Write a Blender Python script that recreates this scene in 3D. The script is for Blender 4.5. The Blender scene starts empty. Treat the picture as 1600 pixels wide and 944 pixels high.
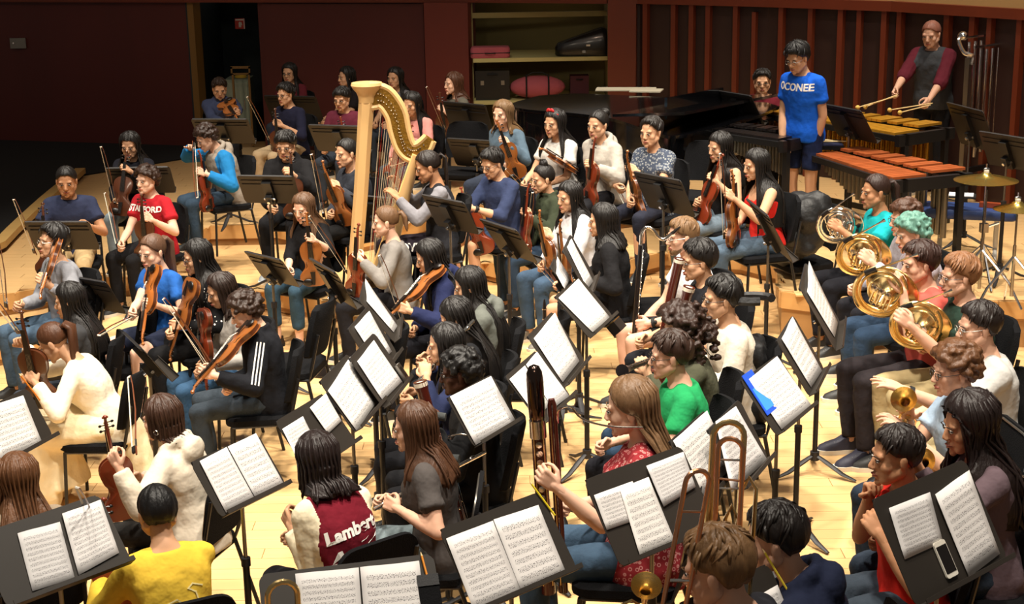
import bpy, bmesh, math, random
import numpy as np
from mathutils import Vector, Matrix
random.seed(7); np.random.seed(7)
SC = bpy.context.scene
COL = SC.collection
R = math.radians
PI = math.pi

# ------------------------------------------------------------------ camera
FPX, PITCH, ROLL, CAMH = 2400.0, R(15), R(-1.0), 3.4
cd = bpy.data.cameras.new('camera'); cam = bpy.data.objects.new('camera', cd); COL.objects.link(cam)
cd.sensor_fit = 'HORIZONTAL'; cd.sensor_width = 36; cd.lens = 36*FPX/1600; cd.clip_end = 200
cth, sth = math.cos(PITCH), math.sin(PITCH)
FW = np.array([0, cth, -sth]); U0 = np.array([0, sth, cth]); X0 = np.array([1., 0, 0])
RT = X0*math.cos(ROLL)+U0*math.sin(ROLL); UP = -X0*math.sin(ROLL)+U0*math.cos(ROLL)
CO = np.array([0, 0, CAMH])
cam.matrix_world = Matrix([[RT[i], UP[i], -FW[i], CO[i]] for i in range(3)]+[[0, 0, 0, 1]])
SC.camera = cam
def ray(px, py): return FW+RT*(px-800)/FPX-UP*(py-472)/FPX
def at(px, py, z):
    d = ray(px, py); return CO+d*((z-CAMH)/d[2])
def aty(px, py, y):
    d = ray(px, py); return CO+d*(y/d[1])
def proj(P):
    d = np.asarray(P)-CO; D = d@FW
    return np.stack([800+FPX*(d@RT)/D, 472-FPX*(d@UP)/D], -1)

# ------------------------------------------------------------------ world, lights, exposure
SC.view_settings.view_transform = 'Standard'; SC.view_settings.look = 'None'
SC.view_settings.gamma = 1; SC.view_settings.use_curve_mapping = False
SC.view_settings.exposure = -0.12
w = bpy.data.worlds.new('hall'); SC.world = w; w.use_nodes = True
w.node_tree.nodes['Background'].inputs[0].default_value = (1, .88, .76, 1)
w.node_tree.nodes['Background'].inputs[1].default_value = .12
def spot(loc, aim, watt, ang, blend=.6, rad=.25, col=(1, .91, .78)):  # builds the overhead stage spots and the added fill spots
    l = bpy.data.lights.new('stage_lamp', 'SPOT'); l.energy = watt; l.spot_size = R(ang); l.spot_blend = blend
    l.shadow_soft_size = rad; l.color = col
    o = bpy.data.objects.new('stage_lamp', l); COL.objects.link(o); o.location = loc
    o.rotation_euler = (Vector(aim)-Vector(loc)).to_track_quat('-Z', 'Y').to_euler()
for lx, ly, ax, ay, e in ((-4.0, 7.5, -2.6, 9.5, 2300), (0.2, 6.5, 0, 9, 2600), (4.2, 8, 2.6, 9.5, 2500),
                       (-3, 12, -1.6, 12.5, 1900), (1.5, 12.5, 1, 13, 1900), (4.2, 13, 3.3, 13.2, 1500), (-.5, 9.6, -.3, 10.5, 1700)):
    spot((lx, ly, 8.8), (ax, ay, 0), e*1.25, 62)
spot((-5.5, 9, 7), (-6, 19, 1.2), 330, 50, 1, .3, (1, .7, .5)); spot((1, 9, 7), (0, 19.3, 1.4), 230, 60, 1, .3, (1, .7, .5))  # two unseen spots added to lift the dark walls
for fx in (-3.5, 0.5, 4.0): spot((fx*.8, .5, 6.2), (fx, 11.5, .9), 330, 50, .8, .5, (1, .84, .66))  # added front fill to brighten the faces, not stage fixtures
spot((1.2, 4.2, 8.8), (.9, 6.3, 0), 2300, 62); spot((-2.4, 4.5, 8.8), (-1.6, 6.8, 0), 1500, 62)  # extra spots added to brighten the front rows and their music
spot((-1.5, 10.5, 8.5), (-1.4, 15.2, 1), 1500, 40); spot((2.6, 10.5, 8.5), (2.8, 14.5, 1), 900, 45)  # extra spots added to lift the dim back rows

# ------------------------------------------------------------------ materials
MATS = {}
def srgb(c):
    if isinstance(c, str): c = tuple(int(c[i:i+2], 16)/255 for i in (0, 2, 4))
    return tuple(((x+.055)/1.055)**2.4 if x > .04045 else x/12.92 for x in c)
def mat(name, col, rough=.6, metal=0, var=.12, scale=6, bump=0, bscale=40, spec=.5, coat=0, stretch=(1, 1, 1), sheen=0, objvar=0, trans=0):
    if name in MATS: return MATS[name]
    m = bpy.data.materials.new(name); m.use_nodes = True; nt = m.node_tree; b = nt.nodes['Principled BSDF']
    c = srgb(col)
    b.inputs['Roughness'].default_value = rough; b.inputs['Metallic'].default_value = metal
    b.inputs['Specular IOR Level'].default_value = spec; b.inputs['Coat Weight'].default_value = coat
    b.inputs['Coat Roughness'].default_value = .12; b.inputs['Sheen Weight'].default_value = sheen
    tc = nt.nodes.new('ShaderNodeTexCoord'); mp = nt.nodes.new('ShaderNodeMapping'); mp.inputs['Scale'].default_value = stretch
    nt.links.new(tc.outputs['Object'], mp.inputs[0])
    n = nt.nodes.new('ShaderNodeTexNoise'); n.inputs['Scale'].default_value = scale; n.inputs['Detail'].default_value = 4
    nt.links.new(mp.outputs[0], n.inputs['Vector'])
    mx = nt.nodes.new('ShaderNodeMix'); mx.data_type = 'RGBA'
    mx.inputs[6].default_value = (*[x*(1-var) for x in c], 1); mx.inputs[7].default_value = (*[min(1, x*(1+var)) for x in c], 1)
    nt.links.new(n.outputs[0], mx.inputs[0]); out = mx.outputs[2]
    if objvar:
        oi = nt.nodes.new('ShaderNodeObjectInfo'); mr = nt.nodes.new('ShaderNodeMapRange')
        mr.inputs[3].default_value = 1-objvar; mr.inputs[4].default_value = 1+objvar
        nt.links.new(oi.outputs['Random'], mr.inputs[0])
        h = nt.nodes.new('ShaderNodeHueSaturation'); nt.links.new(out, h.inputs['Color']); nt.links.new(mr.outputs[0], h.inputs['Value']); out = h.outputs[0]
    nt.links.new(out, b.inputs['Base Color'])
    if bump:
        n2 = nt.nodes.new('ShaderNodeTexNoise'); n2.inputs['Scale'].default_value = bscale; nt.links.new(mp.outputs[0], n2.inputs['Vector'])
        bp = nt.nodes.new('ShaderNodeBump'); bp.inputs['Strength'].default_value = bump; bp.inputs['Distance'].default_value = .01
        nt.links.new(n2.outputs[0], bp.inputs['Height']); nt.links.new(bp.outputs[0], b.inputs['Normal'])
    MATS[name] = m; return m
def cloth(col, rough=.9): return mat('cloth_'+col, col, rough, var=.15, scale=9, bump=.7, bscale=20, spec=.2)
def denim(col):
    c = [int(col[i:i+2], 16) for i in (0, 2, 4)]; g = sum(c)/3; col = ''.join('%02X' % int(x*.56+g*.22) for x in c)
    return mat('denim_'+col, col, .9, var=.35, scale=14, bump=.3, bscale=60, spec=.2)
SKIN = ['D0A288', 'C69877', 'B2815F', 'DAAE94', '6E4530', '4A2C1E']
def skin(i): return mat('skin_%d' % i, SKIN[i], .62, var=.06, scale=12, spec=.22)
def lipm(i): return mat('lips_%d' % i, ['B5685A', 'A85F50', '985040', 'C07262', '5A2E25', '44231C'][i], .4, var=.05)
def hairm(col): return mat('hair_'+col, col, .5, var=.45, scale=30, bump=.4, bscale=90, stretch=(1, 1, .12), spec=.35)
M_BLACK = mat('black_metal', '0E0E10', .45, 0, var=.2, spec=.5)
M_BLACK2 = mat('black_powder_coat', '18171A', .55, 0, var=.2, bump=.1, bscale=200)
M_DESKB = mat('black_desk_paint', '2A2520', .5, 0, var=.12, spec=.4)
M_FAB = mat('black_upholstery', '0F0F11', .95, var=.25, scale=30, bump=.4, bscale=160, spec=.15)
M_CHROME = mat('chrome', 'D8D8DA', .18, 1, var=.03)
M_STEEL = mat('brushed_steel', '9A968E', .35, 1, var=.05)
M_SILVER = mat('silver_plate', 'E3E0D8', .16, 1, var=.04)
M_BRASS = mat('lacquered_brass', 'E6C98C', .24, 1, var=.08)
M_ROSE = mat('rose_brass', 'E0A47C', .28, 1, var=.08)
M_EYE = mat('eye_white', 'D8CFC6', .3, var=.02); M_IRIS = mat('iris_dark', '1C120D', .2, var=.05)
M_RUB = mat('rubber_sole', 'D8D2C4', .7); M_BRUB = mat('black_rubber', '101010', .8)
M_EBONY = mat('ebony', '120D0B', .35, var=.3, spec=.5)
M_GLASS = mat('glasses_frame', '141212', .3)

# ------------------------------------------------------------------ raw geometry: everything is (verts Nx3, faces)
def cat(parts):
    V = []; F = []; n = 0
    for v, f in parts:
        v = np.asarray(v, float); V.append(v); F += [tuple(i+n for i in q) for q in f]; n += len(v)
    return np.concatenate(V), F
def nrm(v):
    v = np.asarray(v, float); return v/max(1e-9, np.linalg.norm(v))
def rings(rs, caps=True):
    n = len(rs[0]); V = np.concatenate(rs); F = []
    for i in range(len(rs)-1):
        a = i*n; b = a+n
        for j in range(n):
            k = (j+1) % n; F.append((a+j, a+k, b+k, b+j))
    if caps: F.append(tuple(range(n))[::-1]); F.append(tuple(range(len(V)-n, len(V))))
    return V, F
def tube(P, r, n=8, caps=True, flat=1.0, ref=None):
    P = [np.asarray(p, float) for p in P]; m = len(P)
    if np.isscalar(r): r = [r]*m
    T = [nrm(P[min(i+1, m-1)]-P[max(i-1, 0)]) for i in range(m)]
    u = np.cross(T[0], ref if ref is not None else ((0, 0, 1) if abs(T[0][2]) < .9 else (1, 0, 0))); u = nrm(u); rs = []
    for i in range(m):
        u = nrm(u-T[i]*(u@T[i])); v = np.cross(T[i], u)
        a = np.arange(n)*2*PI/n
        rs.append(P[i]+r[i]*(np.outer(np.cos(a), u)+flat*np.outer(np.sin(a), v)))
    return rings(rs, caps)
def capsule(a, b, ra, rb, n=10):
    a = np.asarray(a, float); b = np.asarray(b, float); t = nrm(b-a)
    P = [a-t*ra*.95, a-t*ra*.6, a, b, b+t*rb*.6, b+t*rb*.95]
    return tube(P, [ra*.3, ra*.8, ra, rb, rb*.8, rb*.3], n)
def box(c, s, M=None):
    V = np.array([[x, y, z] for x in (-.5, .5) for y in (-.5, .5) for z in (-.5, .5)])*np.asarray(s, float)
    if M is not None: V = V@np.asarray(M).T
    return V+np.asarray(c, float), [(0, 1, 3, 2), (4, 6, 7, 5), (0, 4, 5, 1), (2, 3, 7, 6), (0, 2, 6, 4), (1, 5, 7, 3)]
def ell(c, s, M=None, nu=14, nv=10):
    rs = []
    for i in range(1, nv):
        p = -PI/2+PI*i/nv; a = np.arange(nu)*2*PI/nu
        rs.append(np.stack([np.cos(a)*math.cos(p), np.sin(a)*math.cos(p), np.full(nu, math.sin(p))], 1))
    V, F = rings(rs, False); k = len(V); V = np.vstack([V, [[0, 0, -1], [0, 0, 1]]])
    for j in range(nu):
        F.append((k, (j+1) % nu, j)); F.append((k+1, k-nu+j, k-nu+(j+1) % nu))
    V = V*np.asarray(s, float)
    if M is not None: V = V@np.asarray(M).T
    return V+np.asarray(c, float), F
def lathe(prof, n=16, c=(0, 0, 0), ax='z'):
    a = np.arange(n)*2*PI/n; rs = []
    for r, z in prof: rs.append(np.stack([r*np.cos(a), r*np.sin(a), np.full(n, z)], 1))
    V, F = rings(rs, True)
    if ax == 'x': V = V[:, [2, 0, 1]]
    if ax == 'y': V = V[:, [0, 2, 1]]; F = [q[::-1] for q in F]
    return V+np.asarray(c, float), F
def prism(poly, d, M=None, c=(0, 0, 0)):
    """polygon in xy extruded by d in z"""
    p = np.array([(x, y, 0) for x, y in poly], float); q = p+[0, 0, d]
    V, F = rings([p, q])
    if M is not None: V = V@np.asarray(M).T
    return V+np.asarray(c, float), F
def rrect(w, h, r, n=4):
    o = []
    for cx, cy, a0 in ((w/2-r, h/2-r, 0), (-w/2+r, h/2-r, 90), (-w/2+r, -h/2+r, 180), (w/2-r, -h/2+r, 270)):
        for k in range(n+1):
            a = R(a0+90*k/n); o.append((cx+r*math.cos(a), cy+r*math.sin(a)))
    return o
def xf(vf, M=None, t=(0, 0, 0), s=1.0):
    V = vf[0]*s
    if M is not None: V = V@np.asarray(M).T
    return V+np.asarray(t, float), vf[1]
def rotz(a): c, s = math.cos(a), math.sin(a); return np.array([[c, -s, 0], [s, c, 0], [0, 0, 1.]])
def rotx(a): c, s = math.cos(a), math.sin(a); return np.array([[1, 0, 0], [0, c, -s], [0, s, c.real]])
def roty(a): c, s = math.cos(a), math.sin(a); return np.array([[c, 0, s], [0, 1, 0], [-s, 0, c]])
def smoothpath(P, k=6):
    P = np.array(P, float); o = []
    Q = np.vstack([2*P[0]-P[1], P, 2*P[-1]-P[-2]])
    for i in range(1, len(Q)-2):
        for j in range(k):
            t = j/k; o.append(.5*((2*Q[i])+(-Q[i-1]+Q[i+1])*t+(2*Q[i-1]-5*Q[i]+4*Q[i+1]-Q[i+2])*t*t+(-Q[i-1]+3*Q[i]-3*Q[i+1]+Q[i+2])*t**3))
    o.append(P[-1]); return np.array(o)

# ------------------------------------------------------------------ objects
def mesh(name, vf, mats, smooth=True, mi=None):
    me = bpy.data.meshes.new(name); me.from_pydata(np.asarray(vf[0]).tolist(), [], vf[1])
    for m in (mats if isinstance(mats, (list, tuple)) else [mats]): me.materials.append(m)
    if mi is not None: me.polygons.foreach_set('material_index', mi)
    if smooth:
        me.polygons.foreach_set('use_smooth', [True]*len(me.polygons))
        if smooth != 'full':
            try: me.set_sharp_from_angle(angle=R(42))
            except Exception: pass
    me.update(); return me
def link(name, me, parent=None, M=None):
    o = bpy.data.objects.new(name, me); COL.objects.link(o)
    if parent is not None: o.parent = parent
    if M is not None: o.matrix_basis = M
    return o
def obj(name, vf, mats, parent=None, smooth=True, mi=None): return link(name, mesh(name, vf, mats, smooth, mi), parent)
def tag(o, label, cat_=None, group=None, kind=None):
    if label: o['label'] = label
    if cat_: o['category'] = cat_
    if group: o['group'] = group
    if kind: o['kind'] = kind
    return o
def thing(name, label, cat_, loc=(0, 0, 0), rz=0, group=None):
    o = bpy.data.objects.new(name, None); COL.objects.link(o); o.empty_display_size = .1
    o.location = loc; o.rotation_euler = (0, 0, rz); return tag(o, label, cat_, group)
def struct(name, vf, m, smooth=False): return tag(obj(name, vf, m, None, smooth), None, None, None, 'structure')
def kids(o): return [c for c in ALLKIDS.get(o.name, [])]
class Proto:
    """list of parts; stamp() makes a top-level thing with its own objects sharing mesh data"""
    def __init__(s): s.parts = []
    def add(s, name, vf, mats, sub=None, smooth=True, label=None, mi=None):
        s.parts.append((name, mesh(name, vf, mats, smooth, mi), sub, label)); return len(s.parts)-1
    def stamp(s, name, label, cat_, M, group=None, over=None):
        root = bpy.data.objects.new(name, None); COL.objects.link(root); root.empty_display_size = .1; root.matrix_world = M
        tag(root, label, cat_, group); made = []
        for nm, me, sub, lb in s.parts:
            o = bpy.data.objects.new(nm, me); COL.objects.link(o); o.parent = root if sub is None else made[sub]
            if lb: o['label'] = lb
            if over and nm in over:
                o.material_slots[0].link = 'OBJECT'; o.material_slots[0].material = over[nm]
            made.append(o)
        return root
def M4(o, X, Y, Z, s=1.0):
    return Matrix([[X[i]*s, Y[i]*s, Z[i]*s, o[i]] for i in range(3)]+[[0, 0, 0, 1]])
def frame(o, zdir, xhint, s=1.0):
    Z = nrm(zdir); X = nrm(np.asarray(xhint, float)-Z*(Z@np.asarray(xhint, float))); Y = np.cross(Z, X)
    return M4(o, X, Y, Z, s)

# deferred voxel remesh: objects get modifiers, all are evaluated together at the end of a batch
QUEUE = []
CLOUD = bpy.data.textures.new('folds', 'CLOUDS'); CLOUD.noise_scale = .09; CLOUD.noise_depth = 1
CLOUD2 = bpy.data.textures.new('curls', 'CLOUDS'); CLOUD2.noise_scale = .022; CLOUD2.noise_depth = 1
def remesh_later(me, vox, smooth=3, disp=0, dec=1.0, tex=None, cb=None):
    o = bpy.data.objects.new('tmp', me); COL.objects.link(o)
    m = o.modifiers.new('r', 'REMESH'); m.mode = 'VOXEL'; m.voxel_size = vox; m.use_smooth_shade = True
    if smooth: m = o.modifiers.new('s', 'SMOOTH'); m.factor = .5; m.iterations = smooth
    if disp: m = o.modifiers.new('d', 'DISPLACE'); m.texture = tex or CLOUD; m.strength = disp; m.texture_coords = 'LOCAL'; m.mid_level = .5
    if dec < 1: m = o.modifiers.new('c', 'DECIMATE'); m.ratio = dec
    QUEUE.append((o, cb))
def flush():
    bpy.context.view_layer.update(); dg = bpy.context.evaluated_depsgraph_get(); res = []
    for o, cb in QUEUE:
        res.append((bpy.data.meshes.new_from_object(o.evaluated_get(dg)), cb, o))
    for me, cb, o in res:
        src = o.data; bpy.data.objects.remove(o); bpy.data.meshes.remove(src)
        me.polygons.foreach_set('use_smooth', [True]*len(me.polygons)); cb(me)
    QUEUE.clear()
def to_vf(me):
    V = np.empty(len(me.vertices)*3); me.vertices.foreach_get('co', V)
    return V.reshape(-1, 3), [tuple(p.vertices) for p in me.polygons]
def PATTERN(k):
    if 'pat_'+k in MATS: return MATS['pat_'+k]
    base, fg, sc = {'dots': ('111113', 'E8E2D8', 34), 'bandana': ('8E2A30', 'CF9690', 44), 'plaid': ('3E4656', 'A8AAA8', 50)}[k]
    m = mat('pat_'+k, base, .9, var=.15, bump=.5, bscale=20, spec=.2); nt = m.node_tree; b = nt.nodes['Principled BSDF']
    vo = nt.nodes.new('ShaderNodeTexVoronoi'); vo.inputs['Scale'].default_value = sc; vo.inputs['Randomness'].default_value = .7
    mp = [n for n in nt.nodes if n.type == 'MAPPING'][0]; nt.links.new(mp.outputs[0], vo.inputs['Vector'])
    def mn(op, a, v):
        n = nt.nodes.new('ShaderNodeMath'); n.operation = op; nt.links.new(a, n.inputs[0]) if not isinstance(a, float) else None
        if isinstance(v, (int, float)): n.inputs[1].default_value = v
        else: nt.links.new(v, n.inputs[1])
        return n.outputs[0]
    if k == 'dots': f = mn('LESS_THAN', vo.outputs['Distance'], .20)
    else: f = mn('MULTIPLY', mn('LESS_THAN', mn('ABSOLUTE', mn('SUBTRACT', vo.outputs['Distance'], .30), 0), .09), .75)
    old = b.inputs['Base Color'].links[0].from_socket; mx = nt.nodes.new('ShaderNodeMix'); mx.data_type = 'RGBA'
    nt.links.new(f, mx.inputs[0]); nt.links.new(old, mx.inputs[6]); mx.inputs[7].default_value = (*srgb(fg), 1); nt.links.new(mx.outputs[2], b.inputs['Base Color'])
    return m

# ------------------------------------------------------------------ people: templates
TPL = {}
def build_templates():
    for g in ('m', 'f'):
        k = 1.0 if g == 'm' else .9
        L = [ell((0, .014, .028), (.074, .094, .088)), ell((0, -.018, -.015), (.066*(.5+.5*k), .072, .082)), ell((0, -.030, -.052), (.056*(.4+.6*k), .058, .054)), ell((0, -.045, -.07), (.040*k, .038, .036)),
             ell((0, -.078, -.094), (.019*k, .016, .018)), capsule((0, -.084, .010), (0, -.100-.003*(g == 'm'), -.024), .0075, .0120*k),
             ell((.011, -.096, -.030), (.0080, .009, .007)), ell((-.011, -.096, -.030), (.0080, .009, .007)),
             capsule((-.04, -.068, .024), (.04, -.068, .024), .014*k, .014*k), ell((0, -.083, -.060), (.024, .013, .016))]
        for s in (-1, 1):
            L += [ell((s*.040, -.050, -.024), (.026, .027, .028)), ell((s*.036, -.044, -.052), (.026, .030, .034)), capsule((s*.055, -.002, -.045), (s*.026, -.056, -.078), .026*k, .026*k),
                  ell((s*.077, .008, -.006), (.008, .019, .031), rotz(s*.35)), ell((s*.08, .016, .006), (.006, .012, .018), rotz(s*.5))]
        def cb(me, g=g): TPL['head_'+g] = to_vf(me); bpy.data.meshes.remove(me)
        remesh_later(mesh('h', cat(L), M_EYE), .0050, 3, 0, .36, None, cb)
    # hands: wrist at origin, fingers to +X, palm faces -Z, thumb to +Y ; curl angles per pose
    for nm, curl, th in (('relax', (16, 26, 18), 0), ('grip', (48, 62, 40), 1), ('hold', (28, 70, 52), 1), ('flat', (4, 8, 6), 0)):
        L = [ell((.045, .0, 0), (.05, .038, .0145)), capsule((-.03, 0, 0), (.02, 0, 0), .026, .024), capsule((.02, .018, 0), (.085, .026, 0), .015, .013), capsule((.02, -.015, 0), (.078, -.028, 0), .016, .012)]
        for j, (y, ln, x0) in enumerate(((.029, .072, .086), (.010, .080, .09), (-.010, .074, .087), (-.028, .058, .08))):
            p = np.array([x0, y, 0.]); a = 0; sp = (y)*2.2
            for q, fr in enumerate((.45, .30, .25)):
                a += R(curl[q]+(j*3)); d = np.array([math.cos(a), sp*math.cos(a), -math.sin(a)]); p2 = p+d*ln*fr
                L.append(capsule(p, p2, .0088-.0008*q, .008-.0008*q, 7)); p = p2
        if th: T = [(.02, .025, -.004), (.045, .05, -.018), (.07, .052, -.036), (.088, .042, -.046)]
        else: T = [(.02, .025, -.004), (.042, .052, -.008), (.068, .066, -.014), (.088, .070, -.018)]
        for q in range(3): L.append(capsule(T[q], T[q+1], (.0145, .0105, .0092)[q], (.0105, .0095, .008)[q], 7))
        def cb(me, nm=nm): TPL['hand_'+nm] = to_vf(me); bpy.data.meshes.remove(me)
        remesh_later(mesh('h', cat(L), M_EYE), .0042, 1, 0, .42, None, cb)
    flush()
    # shoe: heel at origin (ankle axis), toe to -Y, sole bottom at z=0
    def sole(z, k): return np.array([(x*k, y*k-.0, z) for x, y in [(0, .06), (.028, .05), (.034, .01), (.033, -.05), (.045, -.11), (.042, -.16), (.022, -.198), (0, -.205), (-.022, -.198), (-.042, -.16), (-.045, -.11), (-.033, -.05), (-.034, .01), (-.028, .05)]])
    so = rings([sole(0, 1), sole(.026, 1.02)])
    up = []
    for z, k, ys in ((.024, .97, 1), (.045, .93, .97), (.062, .84, .86), (.078, .78, .60), (.095, .80, .42)):
        q = sole(z, k); q[:, 1] = np.where(q[:, 1] < 0, q[:, 1]*ys, q[:, 1]); up.append(q)
    laces = cat([capsule((-.02, -.085-.02*i, .076-.007*i), (.02, -.085-.02*i, .076-.007*i), .004, .004, 5) for i in range(4)])
    TPL['shoe'] = rings(up); TPL['sole'] = so; TPL['laces'] = laces
SHOEMESH = {}
def shoe_mesh(kind, col):
    k = (kind, col)
    if k not in SHOEMESH:
        m = mat('shoe_'+col, col, .6, var=.15, bump=.1)
        SHOEMESH[k] = (mesh('shoe', TPL['shoe'], m), mesh('sole', TPL['sole'], M_RUB if kind == 'sneaker' else M_BRUB), mesh('laces', TPL['laces'], M_RUB if kind == 'sneaker' else M_BRUB))
    return SHOEMESH[k]
HEIGHT = 1.0
def torso_sec(sex):
    if sex == 'f': return [(-.11, .168, .125), (-.02, .172, .13), (.08, .138, .105), (.16, .125, .095), (.26, .142, .118), (.34, .148, .110), (.405, .135, .088), (.445, .088, .07), (.48, .052, .052)]
    return [(-.11, .160, .125), (-.02, .163, .13), (.08, .15, .11), (.16, .148, .108), (.26, .165, .118), (.34, .172, .118), (.41, .155, .096), (.455, .10, .075), (.49, .060, .058)]
def ik(S, W, a, b, pole):
    d = W-S; L = np.linalg.norm(d); mx = (a+b)*.995
    if L > mx: W = S+d*(mx/L); d = W-S; L = mx
    L = max(L, abs(a-b)+.03); x = (a*a-b*b+L*L)/(2*L); h = math.sqrt(max(1e-6, a*a-x*x)); u = nrm(d)
    p = np.asarray(pole, float); p = p-u*(p@u); p = nrm(p); return S+u*x+p*h, W
PEOPLE = {}
def person(key, head, lvl, yaw, label, sex='m', hair=('short', '17120F'), sk=1, top=('tee', '202020'), bot=('long', '30363F'),
           hy=0, hp=12, ht=0, lean=6, side=0, s=1.0, L=None, Rr=None, hands=('grip', 'grip'), stand=False, feet=None, shoes=('sneaker', '222222'),
           glasses=False, vox=.0145, chair=True, knees=None, beard=None, print_=None, poleL=None, poleR=None, zoff=0, spread=.12, group=None, extra=None, bulk=1.0):
    th = R(yaw); Rz = rotz(th)
    if not stand: s *= float(np.interp(head[0], [0, 300, 700, 1100], [.90, .90, .95, 1.0]))
    P = np.array([0, .08 if not stand else 0, .55 if not stand else .95]); Ln = rotx(R(lean))@roty(R(side))
    up = Ln@np.array([0, 0, 1.]); NB = P+up*.475; hR = rotz(R(hy))@rotx(R(hp))@roty(R(ht))
    SH = [NB+Ln@np.array([sx*(.158 if sex == 'm' else .140), 0, -.075]) for sx in (1, -1)]
    neck_top = NB+up*.025+np.array([0, -.012-.0008*lean, 0.012]); Hc = neck_top+hR@np.array([0, -.018, .098])
    if stand: pass
    zc = lvl+Hc[2]*s+zoff
    wp = at(head[0], head[1], zc); base = wp-Rz@(Hc*s); base[2] = lvl+zoff
    def toloc(q):   # pixel + metres nearer to the camera than the head -> local point
        p = aty(q[0], q[1], wp[1]-q[2]); return Rz.T@((p-base)/s)
    def W(p): return base+Rz@(np.asarray(p)*s)
    arms = []
    dflt = [np.array([.11, -.30, .66]), np.array([-.11, -.30, .66])] if not stand else [np.array([.22, -.05, .83]), np.array([-.22, -.05, .83])]
    for i, (sp, pole, sx) in enumerate(((L, poleL, 1), (Rr, poleR, -1))):
        w_ = dflt[i] if sp is None else (toloc(sp) if len(sp) == 3 else np.array(sp[:3]))
        a_, b_ = (.285, .255) if sex == 'm' else (.27, .24)
        pl = (sx*.6, .25, -1) if pole is None else pole
        E_, w_ = ik(SH[i], w_, a_, b_+(.07 if sp is not None else 0), pl)
        if sp is not None: w_ = E_+nrm(w_-E_)*b_
        arms.append((SH[i], E_, w_))
    legs = []
    for i, sx in enumerate((1, -1)):
        if stand: hp_ = P+np.array([sx*.09, 0, -.04]); kn = P+np.array([sx*.10, -.02, -.46]); an = np.array([sx*.11, .02, .085])
        else:
            hp_ = P+np.array([sx*.085, -.02, -.015]); kn = np.array([sx*spread, -.36, .515]); an = np.array([sx*spread*.95, -.34, .085])
            if knees: kn = np.array(knees[i])
            if feet: an = np.array(feet[i])
            d = kn-hp_; kn = hp_+d*(.44/np.linalg.norm(d)); d = an-kn; an = kn+d*(.435/np.linalg.norm(d)); 
            if an[2] < .085: an[2] = .085
        legs.append((hp_, kn, an))
    # ---- helper shapes
    def torso(off, h0=-.11, h1=1, flare=0):
        rs = []
        for h, hw, hd in torso_sec(sex):
            if h < .40: hw *= (1+bulk)/2; hd *= bulk
            if h < h0-.001 or h > h1: continue
            a = np.arange(20)*2*PI/20; e = .82
            x = np.sign(np.cos(a))*abs(np.cos(a))**e*(hw+off); y = np.sign(np.sin(a))*abs(np.sin(a))**e*(hd+off)
            if sex == 'f' and .2 < h < .36: y = np.where(y < 0, y-.018*np.exp(-((abs(x)-.07)/.05)**2), y)
            bend = Ln if h > .1 else (rotx(R(lean*max(0, h+.11)/.21))@roty(R(side*max(0, h+.11)/.21)))
            q = np.stack([x, y, np.zeros(20)], 1)@bend.T+P+up*h if h > .1 else np.stack([x, y, np.zeros(20)], 1)@bend.T+P+up*h
            rs.append(q)
        return rings(rs)
    fem = .92 if sex == 'f' else 1
    # ---- skin: one body mesh
    long_ = top[0] in ('long', 'hoodie', 'jacket', 'raglan_long', 'baggy')
    L_ = [torso(-.012, -.11), tube([NB-up*.06, NB+up*.01, neck_top, Hc+hR@np.array([0, .02, -.03])], [.075, .056*fem, .052*fem, .05], 12)]
    for S_, E_, w_ in arms:
        L_ += [capsule(S_, S_*.5+E_*.5, .052*fem, .045*fem), capsule(S_*.5+E_*.5, E_, .045*fem, .037*fem), capsule(E_, E_*.6+w_*.4, .037*fem, .040*fem), capsule(E_*.6+w_*.4, w_, .040*fem, .026*fem)]
    bare = bot[0] in ('shorts', 'skirt', 'gown')
    for hp_, kn, an in legs:
        L_ += [capsule(hp_, kn, .075, .052), capsule(kn, kn*.65+an*.35, .050, .052), capsule(kn*.65+an*.35, an+(0, 0, 0), .052, .034)]
        if bare or bot[0] == 'capri': L_ += [capsule(an, an+nrm(np.array([an[0]*.1, -1, -.25]))*.03, .034, .03)]
    me0 = mesh('b', cat([xf(v, None, (0, 0, 0), s) for v in L_]), skin(sk))
    rec = dict(base=base, Rz=Rz, s=s, P=P, NB=NB, Hc=Hc, hR=hR, arms=arms, W=W, wp=wp, toloc=toloc, up=up, Ln=Ln, yaw=yaw, legs=legs, lvl=lvl)
    PEOPLE[key] = rec
    root = bpy.data.objects.new('person', bpy.data.meshes.new('person')); COL.objects.link(root)
    root.location = base; root.rotation_euler = (0, 0, th); tag(root, label, 'person', group)
    rec['root'] = root
    def hand_frame(i):
        S_, E_, w_ = arms[i]; X = nrm(w_-E_); sx = (1, -1)[i]
        up_ = np.array([sx*.25, .15, 1.]) if hands[i] in ('flat', 'relax') else np.array([sx*1., -.1, .25])
        Z = nrm(up_-X*(up_@X)); Y = np.cross(Z, X); return X, Y, Z, w_, sx
    def body_cb(me):
        V, F = to_vf(me); parts = [(V, F)]; mi = [0]*len(F)
        hv, hf = TPL['head_'+sex]; parts.append((((hv@hR.T)+Hc)*s, hf)); mi += [0]*len(hf)
        fs = 1.0 if sex == 'm' else .95
        def addp(vf, m): parts.append((((vf[0]@hR.T)+Hc)*s, vf[1])); mi.extend([m]*len(vf[1]))
        for sx in (-1, 1):
            addp(ell((sx*.031, -.0805, .004), (.0135, .007, .0062), None, 10, 6), 2); addp(ell((sx*.031, -.0845, .003), (.006, .0045, .0058), None, 8, 6), 3)
            addp(tube([(sx*.016, -.0845, .008), (sx*.031, -.0885, .0118), (sx*.046, -.079, .007)], .0022, 5), 3)
            addp(tube([(sx*.014, -.090, .021), (sx*.032, -.0915, .0275), (sx*.050, -.078, .022)], [.0022, .0028, .001], 5), 4)
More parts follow.
